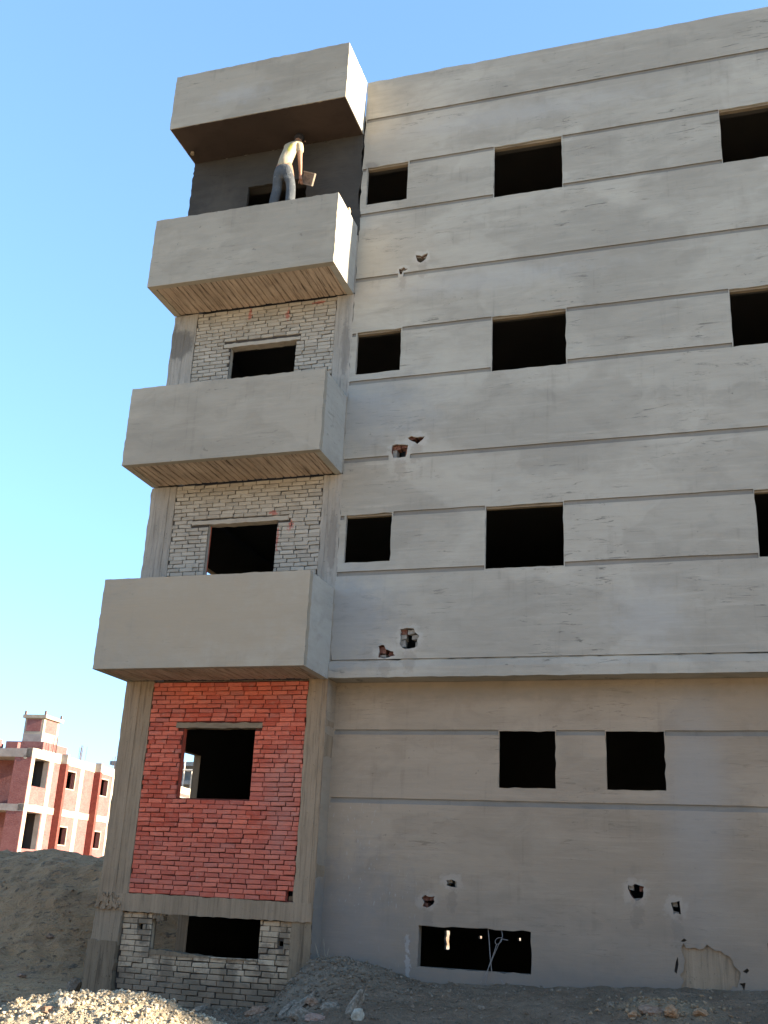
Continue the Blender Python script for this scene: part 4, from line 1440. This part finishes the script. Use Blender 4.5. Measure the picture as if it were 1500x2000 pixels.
rebar(9, -.12, 2.2, 7.44, .95, .38, RB)
rebar(9, -.12, 5.1, 7.44, .85, .28, RB)
rebar(7, -.12, 9.0, 7.44, .8, .28, RB)

# ------------------------------------------------------------------ grey concrete frame building far behind, with scaffolding
m_bare = simple('far_bare_concrete', (0.2, 0.195, 0.18), (0.27, 0.26, 0.24), 2, 0.9, .01)
m_dark = simple('far_dark_infill', (0.12, 0.115, 0.105), (0.17, 0.16, 0.145), 2, 0.9)
GB = thing('concrete_frame_building', 'grey unfinished concrete building seen through the ground floor window behind scaffolding', 'building', (-38.2, 61.0, -1.05))
q = MB()
q.box(.5, 12, .8, 7, -.5, 11.1, m_bare)
q.build('wall', GB)
for z in (3.4, 6.6, 9.7, 11.1):
    q = MB()
    q.box(0, 12.4, 0, 7.2, z, z + .3, m_bare)
    q.build('floor_slab', GB)
for x in (.4, 3.2, 6.0, 8.8, 11.6):
    q = MB()
    q.box(x, x + .35, .05, .4, -.5, 11.1, m_bare)
    q.build('column', GB)
for x in (1.2, 4.2, 7.0, 9.8):
    for z in (7.6, 10.0):
        q = MB()
        q.box(x, x + 1.1, .76, .79, z, z + .9, m_dark)
        q.build('window', GB)
for x in (.5, 3.3, 8.9):
    rebar(5, x, .3, 11.4, .8, .15, GB)
SF = thing('scaffold', 'pale timber pole scaffolding standing in front of the far grey concrete building', 'scaffolding', (-38.0, 58.0, -1.05))
m_pole = simple('scaffold_pole', (0.45, 0.4, 0.33), (0.6, 0.55, 0.46), 4, .8)
for x in np.arange(3.0, 12, 1.25):
    for y in (0, 1.2):
        q = MB()
        q.tube([(x, y, -.5), (x + random.gauss(0, .05), y, 11.0 + random.uniform(-.6, .3))], .055, m_pole, 6)
        q.build('pole', SF)
for z in (4.0, 6.2, 8.3, 10.4):
    q = MB()
    q.tube([(2.8, -.1, z), (12, -.1, z + .05)], .05, m_pole, 6)
    q.build('pole', SF)
    q = MB()
    q.box(2.9, 11.5, .1, .9, z + .06, z + .12, m_pole)
    q.build('plank', SF)

# unseen tall block, added and sized to keep low sun off the lower floors
NB = thing('unseen_shade_block', 'unseen tall grey block added beyond the end of the plastered wall to shade the lower floors', 'building', (40.0, -3.3, 0))
q = MB()
q.box(0, 14, 0, 14, -.5, 22.7, m_facade)
q.build('wall', NB)

# ------------------------------------------------------------------ single rocks and broken pieces lying about
G1 = 'loose rocks at the foot of the building'
rock(2.75, -.76, (.17, .10, .075), 'brown broken brick lump lying in the shade below the basement brick wall', m_stone_brown, 11, (5, -8, 10), .3, group=G1)
rock(3.27, -1.05, (.30, .075, .05), 'long grey concrete shard leaning up the rubble pile, the one nearest the brown lump', m_stone_grey, 12, (20, -24, 78), .25, 'concrete_shard', G1)
rock(3.40, -1.02, (.36, .06, .05), 'longest thin grey concrete shard leaning on the rubble pile beside a boulder', m_stone_grey, 13, (-12, -26, 68), .2, 'concrete_shard', G1)
rock(3.57, -1.42, (.14, .12, .11), 'rounded grey boulder at the foot of the leaning concrete shards', m_stone_grey, 14, (10, 5, 30), .3, group=G1)
rock(3.56, -1.02, (.11, .08, .05), 'dark pitted angular slab on the rubble pile behind the boulder', m_stone_brown, 15, (0, 14, 40), .2, group=G1)
rock(3.84, -1.72, (.12, .08, .05), 'pinkish flat stone at the bottom edge in front of the rubble pile', m_stone_pink, 16, (0, 5, 15), .25, group=G1)
rock(3.80, -1.20, (.12, .09, .05), 'flat pale grey stone half sunk in the middle of the rubble pile', m_stone_grey, 17, (4, -6, 50), .3, group=G1)
rock(4.16, -1.42, (.20, .06, .09), 'tall grey slab of concrete tilted upright on the right of the rubble pile', m_stone_grey, 18, (10, -50, 62), .2, 'concrete_shard', G1)
rock(4.29, -1.66, (.07, .05, .09), 'small whitish block leaning against the tilted upright slab', m_stone_pale, 19, (0, 20, 20), .25, group=G1)
rock(7.45, -1.27, (.088, .07, .075), 'orange sandstone block on the small sandy mound by the wall', m_stone_orange, 20, (0, 8, 25), .2, group=G1)
rock(7.06, -1.27, (.05, .045, .05), 'small orange stone left of the larger orange block', m_stone_orange, 21, (0, 0, 0), .2, group=G1)
rock(7.24, -1.2, (.13, .09, .045), 'square grey brown brick fragment lying between the two orange stones', m_stone_brown, 22, (22, 0, 12), .2, group=G1)
rock(7.72, -1.12, (.10, .08, .05), 'flat tan stone at the right end of the small sandy mound', m_stone_orange, 23, (0, 6, 70), .4, group=G1)
rock(3.01, -5.16, (.065, .055, .05), 'white stone on the crest of the sunlit rubble mound', m_stone_pale, 24, (0, 0, 10), .25, group='stones on the sunlit mound')
rock(2.90, -5.2, (.07, .045, .04), 'brown stone beside the white one on the sunlit rubble mound', m_stone_brown, 25, (0, 10, 30), .3, group='stones on the sunlit mound')
rock(-.52, .55, (.11, .10, .16), 'bluish grey lump of concrete standing beside the foot of the left column', m_stone_grey, 26, (5, 0, 40), .2, group=G1)
rock(1.75, -.2, (.11, .05, .04), 'pale crumpled rubble scrap in front of the basement bricks, right of another', m_stone_grey, 27, (0, -20, 20), .2, group=G1)
rock(1.38, -.2, (.07, .05, .04), 'pale rubble scrap nearest the sunlit mound in front of the basement bricks', m_stone_grey, 28, (0, 0, 60), .2, group=G1)
rock(-2.2, 2.3, (.07, .06, .05), 'pale stone resting halfway up the dark dirt heap', m_stone_brown, 29, (0, 0, 10), .3, group='stones on the dirt heap')
rock(-1.54, .74, (.08, .06, .05), 'pale stone at the bottom of the dark dirt heap', m_stone_brown, 30, (0, 0, 50), .3, group='stones on the dirt heap')
rock(5.46, -1.03, (.045, .035, .03), 'small pale stone on the dark ground below the looped wire', m_stone_grey, 31, (0, 0, 0), .3, group=G1)
rock(6.80, -.95, (.05, .035, .03), 'small pale stone on the dark ground left of the sandy mound', m_stone_grey, 32, (0, 0, 40), .3, group=G1)
